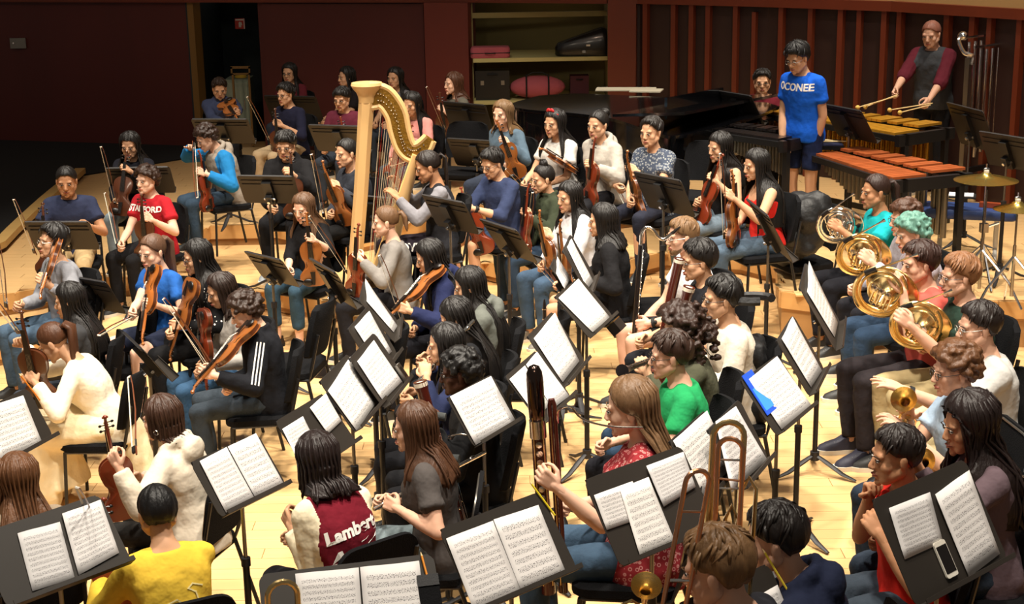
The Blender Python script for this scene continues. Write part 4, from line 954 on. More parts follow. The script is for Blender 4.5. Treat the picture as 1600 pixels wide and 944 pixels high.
p('grey_back_girl', (617, 122), .36, -30, 'woman with long black hair and grey top seated above the harp neck', 'f', ('long', B_), 1, ('tee', '6E6C70'), hp=5)
p('brown_hair_viola', (708, 131), .36, -62, 'woman with brown shoulder length hair and patterned grey top holding a viola upright', 'f', ('shoulder', '4A2C1C'), 3, ('tee', '5E5A50'), hp=4, L=(688, 168, .2), Rr=(683, 200, .1))
p('pink_sweater', (643, 163), .36, -30, 'woman in pink sweater with long black hair beside the harp', 'f', ('long', B_), 1, ('long', 'D08A82'), hp=14, L=(629, 213, .25), Rr=(608, 262, .3))
p('denim_shirt', (785, 178), .36, -38, 'woman with blond brown hair in light blue denim shirt', 'f', ('shoulder', '6E5438'), 3, ('denim', '5F7E9A'), ('jeans', '2E3950'), hp=8, L=(787, 218, .28), Rr=(795, 260, .25))
p('red_bow', (866, 193), .36, -42, 'woman in pale grey tee with a red bow headband in her hair', 'f', ('long', B_), 1, ('tee', 'C6C2BC'), hp=8)
p('grey_hoodie_bun', (934, 196), .36, -42, 'woman in light grey hoodie with hair in a bun holding her violin upright', 'f', ('bun', B_), 1, ('hoodie', 'A7A096'), ('slim', '1B1B22'), hp=6, L=(921, 256, .28), Rr=(978, 312, .38))
p('plaid_shirt', (1017, 207), .36, -38, 'short haired player in blue and white patterned shirt', 'f', ('short', '1A1411', {'front': .7}), 1, ('tee', '5E6670', None, 'plaid'), ('slim', '23263C'), hp=6, L=(985, 262, .25), Rr=(982, 318, .25))
p('black_tank', (1124, 230), .18, -62, 'woman in sleeveless black top with long black hair and light jeans', 'f', ('long', B_), 1, ('tank', '141214'), ('jeans', '7D99B0'), hp=12, L=(1112, 276, .2), Rr=(1086, 316, .15))
p('red_tank', (1181, 258), .18, -72, 'woman in red tank top with very long straight black hair', 'f', ('xlong', B_, {'wave': .001}), 1, ('tank', 'C3241C'), ('jeans', '54708C'), hp=12, L=(1139, 303, .25), Rr=(1133, 366, .18))
# --- left block
p('far_left_girl', (203, 227), .36, -5, 'woman with long black hair and light jeans behind the stand against the dark wall', 'f', ('long', B_), 1, ('long', '17171F'), ('jeans', '8FA3AE'), hp=18, Rr=(180, 320, .35), L=(196, 262, .3))
p('navy_tee', (104, 284), .18, 8, 'broad man in navy tee and tan trousers with short black hair', 'm', ('buzz', B_, {'vol': .013}), 2, ('tee', '2A3048'), ('long', 'B49A70'), hp=14, s=1.05, L=(135, 352, .3), Rr=(57, 378, .35))
p('red_college_tee', (229, 282), .18, -32, 'young man with curly brown hair in red college tee and black trousers', 'm', ('curly', '2E1D14'), 3, ('tee', 'A81C26'), ('long', '131214'), hp=4, L=(229, 340, .32), Rr=(186, 386, .30))
p('blue_hoodie', (322, 216), .36, -60, 'young man in blue and grey hoodie resting his face on his hand', 'm', ('curly', '2A1A12'), 3, ('hoodie', '8A8074', '1C6EA6'), ('jeans', '34506C'), hp=30, lean=16, L=(313, 268, .22), Rr=(299, 228, .0), hands=(G, 'relax'), poleR=(-1, -.2, -.4))
p('black_hoodie', (446, 228), .36, -8, 'man with black bowl haircut, glasses and black hoodie', 'm', ('bowl', B_, {'vol': .028}), 1, ('hoodie', '151416'), ('long', '131316'), hp=14, glasses=True, L=(452, 268, .32), Rr=(424, 328, .32), shoes=('sneaker', '8A9094'))
p('slate_top', (541, 240), .36, -52, 'woman in slate top with tied black hair left of the harp column', 'f', ('bun', B_, {'pos': (0, .1, .02)}), 1, ('long', '33363E'), ('slim', '141416'), hp=8, L=(520, 287, .22), Rr=(513, 336, .2))
p('harpist', (668, 261), .36, -78, 'harpist with braided dark hair in grey long sleeved shirt', 'f', ('braids', '1A110D', {'len': .34}), 2, ('long', '1C1C20', '77757A'), ('slim', '2A1F2C'), hp=20, lean=4, L=(612, 300, .1), Rr=(616, 279, -.12), hands=('relax', 'relax'), feet=[(.1, -.42, .085), (-.1, -.42, .085)], knees=[(.12, -.36, .56), (-.12, -.36, .52)])
p('navy_sweater', (769, 256), .18, -48, 'man in navy sweater and glasses with forearm resting forward', 'm', ('short', B_, {'vol': .026}), 1, ('long', '2B3450'), ('shorts', '2A3A52'), hp=22, glasses=True, L=(727, 323, .3), Rr=(703, 362, .28), extra={'roll': 1})
p('green_vest', (848, 280), 0, -68, 'woman with black topknot and olive green jacket facing left', 'f', ('bun', B_, {'pos': (0, .03, .125)}), 1, ('jacket', '2F3526'), ('jeans', '2E4A6C'), hp=10, L=(819, 330, .2), Rr=(822, 392, .2))
p('white_jacket', (889, 308), 0, -58, 'woman in crumpled white jacket over purple top with black hair', 'f', ('long', B_), 1, ('jacket', 'C4C2C4'), ('jeans', '3F6288'), hp=10, L=(850, 362, .22), Rr=(842, 418, .2), shoes=('sneaker', '6A655C'))
p('black_blazer', (941, 345), 0, -98, 'woman in black blazer dress with shoulder length black hair, seen from her left', 'f', ('shoulder', B_), 1, ('jacket', '131214'), ('skirt', '141214'), hp=8, L=(905, 435, .1))
p('black_top_heels', (474, 325), 0, -28, 'woman with long light brown hair, black top, jeans and heels', 'f', ('long', '5C4330'), 3, ('long', '121113'), ('capri', '2F5672'), hp=18, L=(486, 372, .42), Rr=(450, 428, .3), shoes=('dress', '2A1E16'), extra={'roll': 1})
p('grey_sweater', (602, 347), 0, -82, 'woman in grey sweater with light brown ponytail in front of the harp', 'f', ('pony', '63472F', {'len': .10}), 3, ('long', '7C7772'), ('long', '17161A'), hp=8, L=(556, 396, .15), Rr=(550, 430, .08))
p('blue_tee', (238, 394), .18, -38, 'girl in bright blue tee and shorts with a long ponytail', 'f', ('pony', '5A4030', {'len': .30}), 3, ('tee', '2257A0'), ('shorts', '20263A'), hp=12, L=(234, 474, .36), Rr=(202, 492, .36), spread=.17)
p('grey_sweatshirt', (82, 378), .18, -52, 'man with black hair and glasses in grey sweatshirt and jeans', 'm', ('short', B_, {'vol': .03}), 1, ('long', '85868C'), ('jeans', '4C6E90'), hp=-4, glasses='wire', L=(66, 437, .34), Rr=(24, 478, .2))
p('dotted_blouse', (308, 402), .18, -68, 'woman with glasses, long black hair and black blouse with white dots', 'f', ('long', B_), 1, ('long', '121214', None, 'dots'), ('long', '121214'), hp=14, glasses=True, L=(272, 508, .25), Rr=(262, 523, .28))
p('grey_shirt_viola', (345, 455), 0, -62, 'woman in light grey shirt with dark hair tucked behind', 'f', ('shoulder', '251812'), 1, ('long', '98938C'), ('jeans', '2E5F92'), hp=20, L=(316, 575, .3), Rr=(306, 585, .2))
p('track_jacket', (383, 487), 0, -82, 'curly haired young man in black track jacket with three white stripes playing violin', 'm', ('curly', '2B1B12'), 3, ('jacket', '111217'), ('jeans', '3C4A58'), hp=26, hy=8, L=(320, 582, .32), Rr=(352, 606, .22), chair=True)
p('dark_grey_back', (108, 470), 0, -84, 'woman with long black hair and dark grey top behind the empty chair back', 'f', ('long', B_), 1, ('long', '3A3A3C'), hp=12)
p('lace_dress', (84, 535), 0, -92, 'woman in cream lace dress leaning forward over her violin', 'f', ('pony', '4A2C1A', {'len': .3}), 1, ('long', 'EADFC6'), ('gown', 'E6D5AE'), hp=34, lean=26, L=(46, 585, .2), Rr=(32, 530, .05), shoes=None)
p('cream_hoodie', (252, 655), 0, -108, 'woman in cream hoodie with short brown hair and silver earring', 'f', ('bob', '3A2418'), 0, ('hoodie', 'CFC3B0'), ('long', '23211F'), hp=10, L=(176, 712, .28), Rr=(200, 740, .0), lean=12)
p('yellow_sweater', (246, 802), 0, -152, 'young man in yellow sweater seen from behind holding violin and bow', 'm', ('buzz', '0E0C0C', {'vol': .016}), 1, ('long', 'DDB83E'), ('long', '1A1A1E'), hp=16, L=(165, 862, -.12), Rr=(225, 900, -.35), lean=16)
p('corner_long_hair', (28, 748), 0, -150, 'woman with long light brown hair at the lower left corner, seen from behind', 'f', ('xlong', '5B3A22'), 0, ('long', '8A7A66'), hp=12)
# --- centre
p('navy_hoodie_violin', (671, 402), 0, -80, 'woman with long black hair in navy hoodie playing violin', 'f', ('long', B_), 1, ('hoodie', '1A2040'), ('long', '121218'), hp=22, L=(626, 480, .3), Rr=(640, 520, .1))
p('grey_green_hoodie', (733, 447), 0, -88, 'woman in grey green hoodie with long black hair looking down to the left', 'f', ('xlong', B_), 1, ('hoodie', '5D605A'), ('long', '16161A'), hp=18)
p('black_cardigan', (712, 497), 0, -88, 'woman with long black hair in black cardigan looking down', 'f', ('xlong', B_), 1, ('long', '131316'), ('long', '16161A'), hp=24)
p('flute_player', (695, 540), 0, -86, 'woman in striped navy sweater playing a flute with both hands raised', 'f', ('long', B_, {'lk': .7}), 1, ('long', '1C2340'), ('long', '16161A'), hp=8, L=(664, 573, .15), Rr=(676, 560, -.12))
p('black_curls_glasses', (718, 583), 0, -88, 'man with short black curls and glasses behind the bassoon', 'm', ('curly', '0F0C0B', {'vol': .014}), 5, ('long', '111113'), ('long', '131316'), hp=8, glasses=True, L=(668, 650, .15), Rr=(690, 690, 0))
p('grey_tee_flute', (646, 668), 0, -92, 'woman in dark grey tee with long brown hair resting a flute on her lap', 'f', ('long', '4A2F1E', {'lk': .62}), 0, ('tee', '4A4543'), ('jeans', '8FA6AE'), hp=10, L=(605, 785, .12), Rr=(590, 782, -.1))
p('varsity_jacket', (495, 718), 0, -140, 'woman in maroon varsity jacket with cream sleeves and lettering on the back', 'f', ('long', '1E1311', {'lk': .40}), 1, ('jacket', '6B1222', 'E2D6B8'), ('long', '1A1A1E'), hp=16, s=1.04, L=(446, 805, .0), Rr=(455, 840, -.25), poleL=(0, .6, -1), lean=20)
p('bearded_white_tee', (1066, 370), 0, -80, 'bearded man with glasses in white tee with a bass clarinet', 'm', ('short', '6E5236', {'vol': .016}), 0, ('tee', 'DCE0E4'), ('shorts', '141416'), hp=8, s=1.03, glasses='wire', beard='6E5236', L=(1000, 508, .12), Rr=(988, 520, -.05))
p('black_tee_bassoon', (1091, 408), 0, -82, 'man with black hair and glasses in black tee behind a bassoon', 'm', ('short', B_, {'vol': .026}), 1, ('tee', '17171B'), ('long', '15151A'), hp=8, s=1.03, glasses=True, L=(1040, 510, .1))
p('cream_sweater', (1127, 467), 0, -84, 'man with glasses in cream sweater with neat black hair', 'm', ('short', B_, {'vol': .024}), 1, ('long', 'CFC6B6'), ('jeans', '2E4A6A'), hp=6, s=1.02, glasses=True, L=(1065, 560, .1), Rr=(1060, 570, -.1))
p('big_curls', (1064, 516), 0, -88, 'woman with a large mass of dark brown curls and olive top', 'f', ('bigcurl', '2C1A12'), 1, ('long', '4A4A3A'), ('jeans', '28486C'), hp=10, L=(1003, 565, .1))
p('green_tee', (1046, 556), 0, -88, 'young man in green tee with brown hair and glasses', 'm', ('short', '2E1D14', {'vol': .024}), 0, ('tee', '1E8A50'), ('long', '1A1A20'), hp=8, glasses=True, L=(975, 640, .15), shoes=('sneaker', '7F86A0'))
p('bandana_blouse', (984, 637), 0, -98, 'woman in red bandana print blouse with long light brown hair holding the contrabassoon', 'f', ('long', '70543A', {'lk': .9, 'cs': 1.75}), 3, ('tee', 'A83030', None, 'bandana'), ('jeans', '3E6286'), hp=12, s=1.1, lean=2, bulk=1.3, L=(850, 745, .28), Rr=(880, 790, 0), poleL=(.35, -.2, -1))
# --- right
p('teal_tee', (1367, 300), 0, -78, 'woman in teal tee with dark ponytail playing a silver horn', 'f', ('pony', '2C1B15', {'len': .14}), 2, ('tee', '16A0A6'), ('long', '16161C'), hp=6, s=1.05, L=(1302, 350, .2), Rr=(1325, 385, -.05))
p('horn_curly', (1413, 342), 0, -80, 'player with curly brown hair and glasses half hidden between two horn players', 'm', ('curly', '4A3022'), 0, ('long', '8E8A92'), ('long', '16161C'), hp=8, glasses=True, L=(1340, 400, .2))
p('teal_hair', (1424, 366), 0, -82, 'player with teal dyed hair in lavender grey shirt playing the horn', 'm', ('wavy', '5E8A7C'), 0, ('long', 'A49CA6'), ('jeans', '2E5078'), hp=14, s=1.02, L=(1352, 400, .22), Rr=(1378, 425, .0))
p('salmon_tee', (1436, 412), 0, -80, 'young man with dark brown hair in salmon tee holding the large brass horn', 'm', ('short', '33201A', {'vol': .024}), 0, ('tee', 'C9584E'), ('long', '2A2528'), hp=8, s=1.05, L=(1408, 440, .2), Rr=(1405, 480, .05), hands=('relax', G), shoes=('sneaker', '2A2A3A'), poleL=(.3, .3, -1))
p('dark_green_tee', (1498, 432), 0, -84, 'man with reddish blond hair and glasses in dark green tee', 'm', ('short', '80583A', {'vol': .022}), 0, ('tee', '20332A'), ('long', 'A8966E'), hp=6, s=1.05, glasses=True, L=(1410, 497, .25), Rr=(1440, 540, .0), poleL=(.2, -.1, -1))
p('pale_grey_tee', (1528, 511), 0, -86, 'man with short dark hair and glasses in pale grey tee and khakis', 'm', ('short', '1E1512', {'vol': .018}), 0, ('tee', 'B4B2AE'), ('long', 'A99A74'), hp=8, s=1.05, glasses='wire', L=(1393, 602, .2), hands=('flat', G))
p('curly_crossed_arms', (1491, 579), 0, -84, 'young man with curly light brown hair and dark glasses, forearms crossed', 'm', ('curly', '5A3A22'), 0, ('tee', '9DB2C8'), ('jeans', '24364E'), hp=10, s=1.03, glasses=True, L=(1400, 662, .22), Rr=(1416, 640, .05), hands=('relax', 'relax'))
p('wavy_smiling', (1512, 664), 0, -84, 'woman with dark wavy long hair and floral scarf, smiling to the left', 'f', ('long', '1E1311', {'wave': .016, 'vol': .03}), 2, ('long', '5A4A50'), ('jeans', '28384E'), hp=14, s=1.06, L=(1420, 705, .15))
p('red_tee', (1399, 713), 0, -86, 'young man with short dark hair in bright red tee and jeans', 'm', ('short', '1C1310', {'vol': .016}), 2, ('tee', 'C8261C'), ('jeans', '3C4C5E'), hp=8, s=1.02, L=(1362, 815, .1), Rr=(1362, 760, -.1))
p('navy_hoodie_front', (1211, 843), 0, -105, 'man with short dark hair in navy hoodie seen from behind at the front', 'm', ('short', '17110F', {'vol': .018}), 0, ('hoodie', '1A2036'), ('long', '16161C'), hp=14, s=1.06, L=(1150, 940, .2), lean=16)
p('trombonist', (1120, 890), 0, -112, 'man with short brown hair at the bottom edge beside the trombone', 'm', ('short', '6A4E32', {'vol': .022}), 0, ('tee', '2A2A30'), ('long', '16161C'), hp=14, s=1.12, lean=16)
# --- percussion
p('maroon_percussion', (1191, 128), .36, -8, 'young man with glasses in maroon college tee behind the percussion', 'm', ('short', B_), 1, ('tee', '611824'), ('long', '15151A'), hp=8, glasses=True)
p('blue_standing', (1246, 91), .36, -48, 'young man in bright blue college tee standing behind the vibraphone', 'm', ('bowl', '100E0E', {'vol': .03, 'front': .5}), 1, ('tee', '1458C8'), ('shorts', '141E3C'), hp=22, s=1.04, glasses='wire', stand=True, L=(1270, 238, .0), Rr=(1222, 236, -.02), hands=('relax', 'relax'))
p('raglan_standing', (1455, 54), .36, -38, 'tall man in grey hoodie with maroon sleeves standing with mallets', 'm', ('buzz', '8A5A4A', {'vol': .012}), 0, ('raglan_long', '3A3C40', '571A26'), ('long', '17171B'), hp=18, s=1.04, stand=True, L=(1447, 163, .40), Rr=(1392, 152, .30), extra={'roll': 1})
flush()
print('PEOPLE tris', sum(len(o.data.polygons) for o in bpy.data.objects if o.type == 'MESH'))

# ------------------------------------------------------------------ chairs
WHO = {k: v['root']['label'] for k, v in PEOPLE.items()}
SHORT = dict(viola_boy='the orange viola player', maroon_glasses='the smiling woman in maroon', navy_shirt='the man in navy button shirt', behind_harp_back='the woman hidden above the harp', fringe_glasses='the fringed man in maroon', grey_back_girl='the woman in grey above the harp neck',
 brown_hair_viola='the woman with upright viola near shelving', pink_sweater='the woman in pink sweater', denim_shirt='the woman in denim shirt', red_bow='the woman with red hair bow', grey_hoodie_bun='the woman in grey hoodie with bun', plaid_shirt='the short haired player in patterned shirt',
 black_tank='the woman in sleeveless black top', red_tank='the woman in red tank top', far_left_girl='the woman before the dark wall', navy_tee='the broad man in navy tee', red_college_tee='the boy in red college tee', blue_hoodie='the boy in blue hoodie', black_hoodie='the man in black hoodie', slate_top='the woman in slate top',
 harpist='the harpist', navy_sweater='the man in navy sweater', green_vest='the woman in olive jacket', white_jacket='the woman in white jacket', black_blazer='the woman in black blazer', black_top_heels='the woman in black top and heels', grey_sweater='the woman in grey sweater', blue_tee='the girl in blue tee', grey_sweatshirt='the man in grey sweatshirt',
 dotted_blouse='the woman in dotted blouse', grey_shirt_viola='the woman in grey shirt', track_jacket='the boy in striped track jacket', dark_grey_back='the woman in dark grey top', lace_dress='the woman in cream lace dress', cream_hoodie='the woman in cream hoodie', yellow_sweater='the man in yellow sweater', corner_long_hair='the long haired woman at lower left corner',
 navy_hoodie_violin='the violinist in navy hoodie', grey_green_hoodie='the woman in grey green hoodie', black_cardigan='the woman in black cardigan', flute_player='the flute player', black_curls_glasses='the man with black curls', grey_tee_flute='the woman in dark grey tee', varsity_jacket='the woman in varsity jacket', bearded_white_tee='the bearded man in white tee',
 black_tee_bassoon='the man in black tee', cream_sweater='the man in cream sweater', big_curls='the woman with big curls', green_tee='the boy in green tee', bandana_blouse='the woman in bandana blouse', teal_tee='the horn player in teal tee', horn_curly='the half hidden curly horn player', teal_hair='the player with teal hair', salmon_tee='the boy in salmon tee',
 dark_green_tee='the man in dark green tee', pale_grey_tee='the man in pale grey tee', curly_crossed_arms='the curly boy with crossed arms', wavy_smiling='the smiling woman with wavy hair', red_tee='the boy in red tee', navy_hoodie_front='the man in navy hoodie', trombonist='the trombonist at the bottom edge', maroon_percussion='the man in maroon behind the percussion')
ALT = {'cream_hoodie', 'yellow_sweater', 'grey_tee_flute', 'varsity_jacket', 'wavy_smiling', 'curly_crossed_arms', 'bandana_blouse'}
for b_, yw, k, l in CHAIRS:
    PR['chair2' if k in ALT else 'chair'].stamp('orchestra_chair', ('black chair with metal-edged back under ' if k in ALT else 'black padded orchestra chair under ')+SHORT[k], 'chair', M4(b_, *rotz(R(yw)).T, l), 'orchestra chairs')
for px, py, lv, yw, lb in ((560, 610, 0, -95, 'empty black chair left of the violinist in navy hoodie'), (450, 560, 0, -100, 'empty black padded chair right of the boy in striped track jacket'), (185, 560, .0, -95, 'empty black chair with tall back behind the woman in lace dress'), (1035, 470, 0, -85, 'empty black chair behind the bass clarinet neck'),
                           (812, 590, 0, -95, 'empty black chair right of the woman in grey green hoodie'), (718, 262, .36, -20, 'empty black chair behind the rear stand near the harp'), (1250, 400, .0, -70, 'black chair holding the dark draped jacket'), (1090, 300, .36, -30, 'empty charcoal chair left of the woman in sleeveless black top')):
    q = at(px, py, lv+.5); PR['chair'].stamp('orchestra_chair', lb, 'chair', M4((q[0], q[1], lv), *rotz(R(yw)).T), 'orchestra chairs')
# ------------------------------------------------------------------ music stands (corner pixels: top-left, top-right, bottom-right, bottom-left)
def S(ref, pts, back=0, papers=(), lvl=0, **k):
    n = len(papers); nm = {0: (), 1: ('music sheet',), 2: ('left music sheet', 'right music sheet'), 3: ('left music sheet', 'middle music sheet', 'right music sheet')}[n]
    pp = [(f'{a} on the stand {ref}', q) for a, q in zip(nm, papers)]
    return music_stand(pts, 'black music stand '+ref, back, [tuple(x) for x in pp], lvl=lvl, **k)
S('before the orange viola player', [(297, 184), (388, 187), (401, 225), (313, 222)], 1, lvl=.36, dz=-0.12)
S('before the man in black hoodie', [(370, 273), (458, 274), (472, 318), (383, 317)], 1, lvl=.36, dz=-0.2)
S('before the woman at the dark wall', [(164, 260), (265, 262), (277, 301), (175, 301)], 1, lvl=.36, dz=-0.27)
S('before the broad man in navy tee', [(37, 344), (140, 347), (157, 392), (55, 386)], 1, lvl=.18, dz=-0.16)
S('left of the harp column top', [(480, 194), (565, 196), (582, 238), (497, 236)], 1, lvl=.36, dz=-0.15)
S('behind the man in navy button shirt', [(412, 148), (492, 150), (510, 193), (425, 190)], 1, lvl=.36, dz=-0.28)
S('before the woman with upright viola', [(692, 155), (760, 164), (772, 214), (706, 210)], 1, lvl=.36, dz=-0.15)
S('before the woman in denim shirt', [(700, 213), (775, 221), (796, 264), (710, 258)], 1, lvl=.36, dz=-0.36)
S('against the middle of the harp', [(535, 301), (615, 310), (637, 352), (555, 342)], 1, lvl=.18, dz=-0.17)
S('before the harpist', [(660, 302), (725, 316), (750, 367), (682, 352)], 1, lvl=.18, dz=0.0)
S('below the man in navy sweater', [(754, 337), (805, 364), (845, 415), (777, 387)], 1, lvl=.0)
S('before the short haired player in patterned shirt', [(992, 267), (1062, 280), (1090, 342), (1010, 322)], 1, lvl=.18)
S('behind the woman in olive jacket', [(838, 240), (893, 255), (908, 290), (850, 280)], 1, lvl=.18, dz=-0.15)
S('below the man in black hoodie', [(385, 387), (440, 412), (470, 451), (407, 429)], 1, dz=-0.14)
S('left of the woman in grey sweater', [(486, 401), (525, 427), (560, 489), (515, 452)], 1, dz=-0.08)
S('before the girl in blue tee', [(92, 426), (165, 441), (200, 492), (120, 475)], 1, dz=-0.16)
S('seen edge-on below the girl in blue tee', [(193, 518), (222, 542), (270, 594), (240, 572)], 1)
S('before the woman in red tank top', [(1166, 307), (1200, 335), (1240, 410), (1205, 385)], 1)
S('before the blue shirted percussionist', [(1285, 164), (1342, 167), (1376, 225), (1307, 212)], 1, lvl=.36)
S('before the seated man in maroon', [(1117, 140), (1172, 147), (1197, 195), (1138, 188)], 1, lvl=.36)
S('left of the tall man with mallets', [(1310, 82), (1370, 86), (1382, 137), (1322, 130)], 1, lvl=.36)
S('before the chimes at right edge', [(1542, 102), (1612, 112), (1632, 168), (1565, 160)], 1, lvl=.36)
S('right of the marimba end', [(1480, 160), (1535, 168), (1560, 238), (1500, 230)], 1, lvl=.36)
S('above the cymbal at right edge', [(1530, 205), (1605, 212), (1622, 268), (1545, 262)], 1, lvl=.36)
S('before the woman in cream lace dress', [(-45, 645), (42, 606), (84, 690), (0, 728)], 0, [[(-30, 640), (34, 619), (67, 697), (0, 722)]])
S('before the long haired woman at lower left', [(30-75, 838), (157, 770), (205, 885), (18, 950)], 0, [[(26, 835), (92, 817), (116, 904), (50, 925)], [(95, 805), (155, 783), (185, 865), (122, 900)]], w=.62, h=.36)
S('between cream hoodie and varsity jacket', [(296, 724), (402, 674), (448, 765), (347, 807)], 0, [[(310, 722), (352, 700), (397, 780), (352, 802)], [(353, 700), (397, 679), (443, 759), (398, 780)]])
S('just above the varsity jacket woman', [(429, 662), (506, 612), (557, 692), (484, 740)], 0, [[(439, 672), (471, 652), (495, 696), (462, 716)], [(481, 639), (506, 617), (532, 659), (511, 679)]])
S('with one broad sheet left of centre', [(501, 599), (543, 551), (596, 627), (552, 677)], 0, [[(510, 612), (545, 559), (585, 632), (556, 674)]])
S('before the flute player', [(548, 566), (584, 516), (637, 592), (598, 640)], 0, [[(556, 566), (582, 533), (627, 597), (597, 627)]])
S('before the woman in black cardigan', [(543, 515), (576, 476), (620, 555), (592, 590)], 0, [[(552, 512), (575, 487), (611, 550), (590, 570)]])
S('before the violinist in navy hoodie', [(565, 478), (566, 430), (625, 510), (614, 528)], 0, [[(571, 472), (569, 437), (620, 510), (614, 520)]])
S('with the phone clipped before the bearded man', [(866, 465), (905, 430), (960, 500), (922, 526)], 0, [[(871, 467), (902, 437), (952, 497), (925, 520)]])
S('before the woman in black blazer', [(864, 430), (867, 397), (897, 437), (885, 460)], 0, [[(867, 428), (869, 402), (891, 435), (881, 452)]], w=.4)
S('nearly edge-on before the woman in black blazer', [(881, 388), (890, 368), (931, 438), (918, 458)], 0, [[(884, 387), (891, 374), (926, 440), (917, 452)]])
S('upper one before the boy in green tee', [(822, 531), (866, 482), (912, 566), (880, 606)], 0, [[(832, 530), (865, 490), (904, 565), (878, 598)]])
S('behind the tall contrabassoon', [(788, 590), (838, 546), (893, 622), (848, 664)], 0, [[(794, 594), (818, 573), (858, 634), (838, 652)], [(819, 572), (836, 552), (888, 620), (862, 640)]])
S('before the man with black curls', [(698, 620), (768, 585), (810, 662), (742, 699)], 0, [[(701, 621), (765, 589), (806, 661), (742, 696)]])
S('large one at bottom centre', [(684, 833), (847, 765), (902, 890), (745, 958)], 0, [[(695, 843), (768, 815), (815, 930), (742, 962)], [(768, 814), (838, 791), (886, 903), (815, 930)]], w=.56, h=.36)
S('before the trombonist', [(912, 760), (1067, 692), (1122, 819), (967, 887)], 0, [[(926, 775), (986, 753), (1008, 808), (947, 829)], [(965, 765), (1010, 747), (1055, 852), (1000, 875)], [(1006, 730), (1064, 708), (1085, 762), (1035, 793)]], w=.55, h=.36)
S('left of the upright trombone slide', [(1045, 692), (1103, 640), (1150, 730), (1098, 785)], 0, [[(1049, 690), (1102, 643), (1145, 728), (1098, 775)]])
S('right of the upright trombone slide', [(1110, 662), (1150, 632), (1205, 712), (1150, 775)], 0, [[(1115, 660), (1147, 636), (1197, 719), (1142, 770)]])
S('with blue folder before the curly boy', [(1159, 594), (1212, 555), (1271, 637), (1212, 682)], 0, [[(1168, 594), (1212, 558), (1268, 636), (1220, 672)]])
S('before the man in pale grey tee', [(1215, 530), (1236, 490), (1290, 590), (1265, 612)], 0, [[(1219, 530), (1236, 496), (1283, 580), (1266, 606)]])
S('before the horn player in salmon tee', [(1252, 464), (1259, 398), (1314, 505), (1304, 546)], 0, [[(1259, 457), (1262, 409), (1308, 505), (1303, 528)]])
S('large one at the lower right corner', [(1360, 790), (1510, 713), (1575, 868), (1430, 950)], 0, [[(1386, 795), (1450, 770), (1472, 848), (1412, 875)], [(1457, 774), (1510, 736), (1560, 866), (1512, 903)]], w=.56, h=.38)
S('wide one at the bottom edge with pencils', [(402, 898), (678, 866), (700, 1010), (420, 1050)], 0, [[(461, 898), (560, 888), (568, 1000), (470, 1012)], [(562, 888), (654, 878), (668, 990), (572, 1000)]], w=.66, h=.36)
S('at the bottom edge before the man in navy hoodie', [(1060, 952), (1203, 877), (1260, 1005), (1117, 1080)], 0, [[(1160, 945), (1212, 915), (1240, 980), (1190, 1005)]], w=.56, h=.38)

# ------------------------------------------------------------------ strings and winds in the players' hands
def nearv(key): return (0, -1, .2)
V_ = 'violin '
vio('viola_boy', (352, 160, .12), (372, 188, .65), 'orange viola under the chin of the boy by the doorway', (-.2, -.5, 1), 'orange', 1.1)
vio('navy_shirt', (437, 252, .3), (430, 170, .3), 'dark viola with its scroll before the man in navy button shirt', (0, -1, .2), 'brown', 1.05)
vio('fringe_glasses', (545, 245, .3), (532, 183, .3), 'red violin before the fringed man in maroon', (0, -1, .2), 'red')
vio('brown_hair_viola', (698, 226, .15), (687, 145, .2), 'dark viola upright near the storage shelving', (0, -1, .2), 'brown', 1.05)
vio('pink_sweater', (618, 262, .3), (644, 196, .3), 'violin held by the woman in pink sweater', (0, -1, .2), 'red')
vio('denim_shirt', (803, 262, .25), (776, 188, .3), 'violin held before the woman in denim shirt', (0, -1, .2), 'amber')
vio('red_bow', (888, 262, .15), (848, 236, .5), 'violin in the lap of the woman with red hair bow', (0, -.5, 1), 'orange')
vio('grey_hoodie_bun', (922, 312, .25), (931, 222, .3), 'red violin upright before the woman in grey hoodie', (-1, -.55, .1), 'red')
vio('plaid_shirt', (1002, 335, .2), (982, 240, .3), 'amber viola held beside the short haired player', (-1, -.3, .2), 'amber')
vio('black_tank', (1094, 341, .2), (1128, 248, .2), 'violin slanting before the woman in sleeveless black top', (-1, -.6, .2), 'red')
vio('red_tank', (1146, 382, .2), (1142, 268, .25), 'amber violin held upright by the woman in red tank top', (1, -.6, .1), 'amber', 1.02)
vio('far_left_girl', (190, 318, .35), (198, 237, .25), 'dark violin scroll under the chin before the dark wall', (0, -1, .2), 'brown')
vio('navy_tee', (74, 395, .35), (67, 318, .3), 'dark violin before the broad man in navy tee', (0, -1, .2), 'brown')
vio('red_college_tee', (229, 392, .3), (221, 304, .33), 'dark necked violin before the boy in red college tee', (0, -1, .2), 'brown')
vio('blue_hoodie', (327, 333, .2), (309, 232, .2), 'shiny red violin upright on the knee of the boy in blue hoodie', (1, -.5, .1), 'red')
vio('black_hoodie', (461, 325, .35), (454, 238, .33), 'violin with scroll at the chin of the man in black hoodie', (0, -1, .2), 'brown')
vio('slate_top', (541, 345, .2), (507, 258, .25), 'amber violin slanting before the woman in slate top', (-.7, -1, .2), 'amber')
vio('navy_sweater', (756, 392, .32), (722, 298, .3), 'red violin in the lap of the man in navy sweater', (-.3, -1, .3), 'red')
vio('green_vest', (818, 392, .2), (828, 290, .2), 'red violin upright before the woman in olive jacket', (-1, -.5, .1), 'red')
vio('white_jacket', (868, 440, .25), (844, 330, .25), 'amber violin before the woman in white jacket', (-1, -.5, .1), 'amber')
vio('black_blazer', (888, 452, .2), (878, 352, .3), 'violin half hidden before the woman in black blazer', (-1, -.3, .1), 'amber')
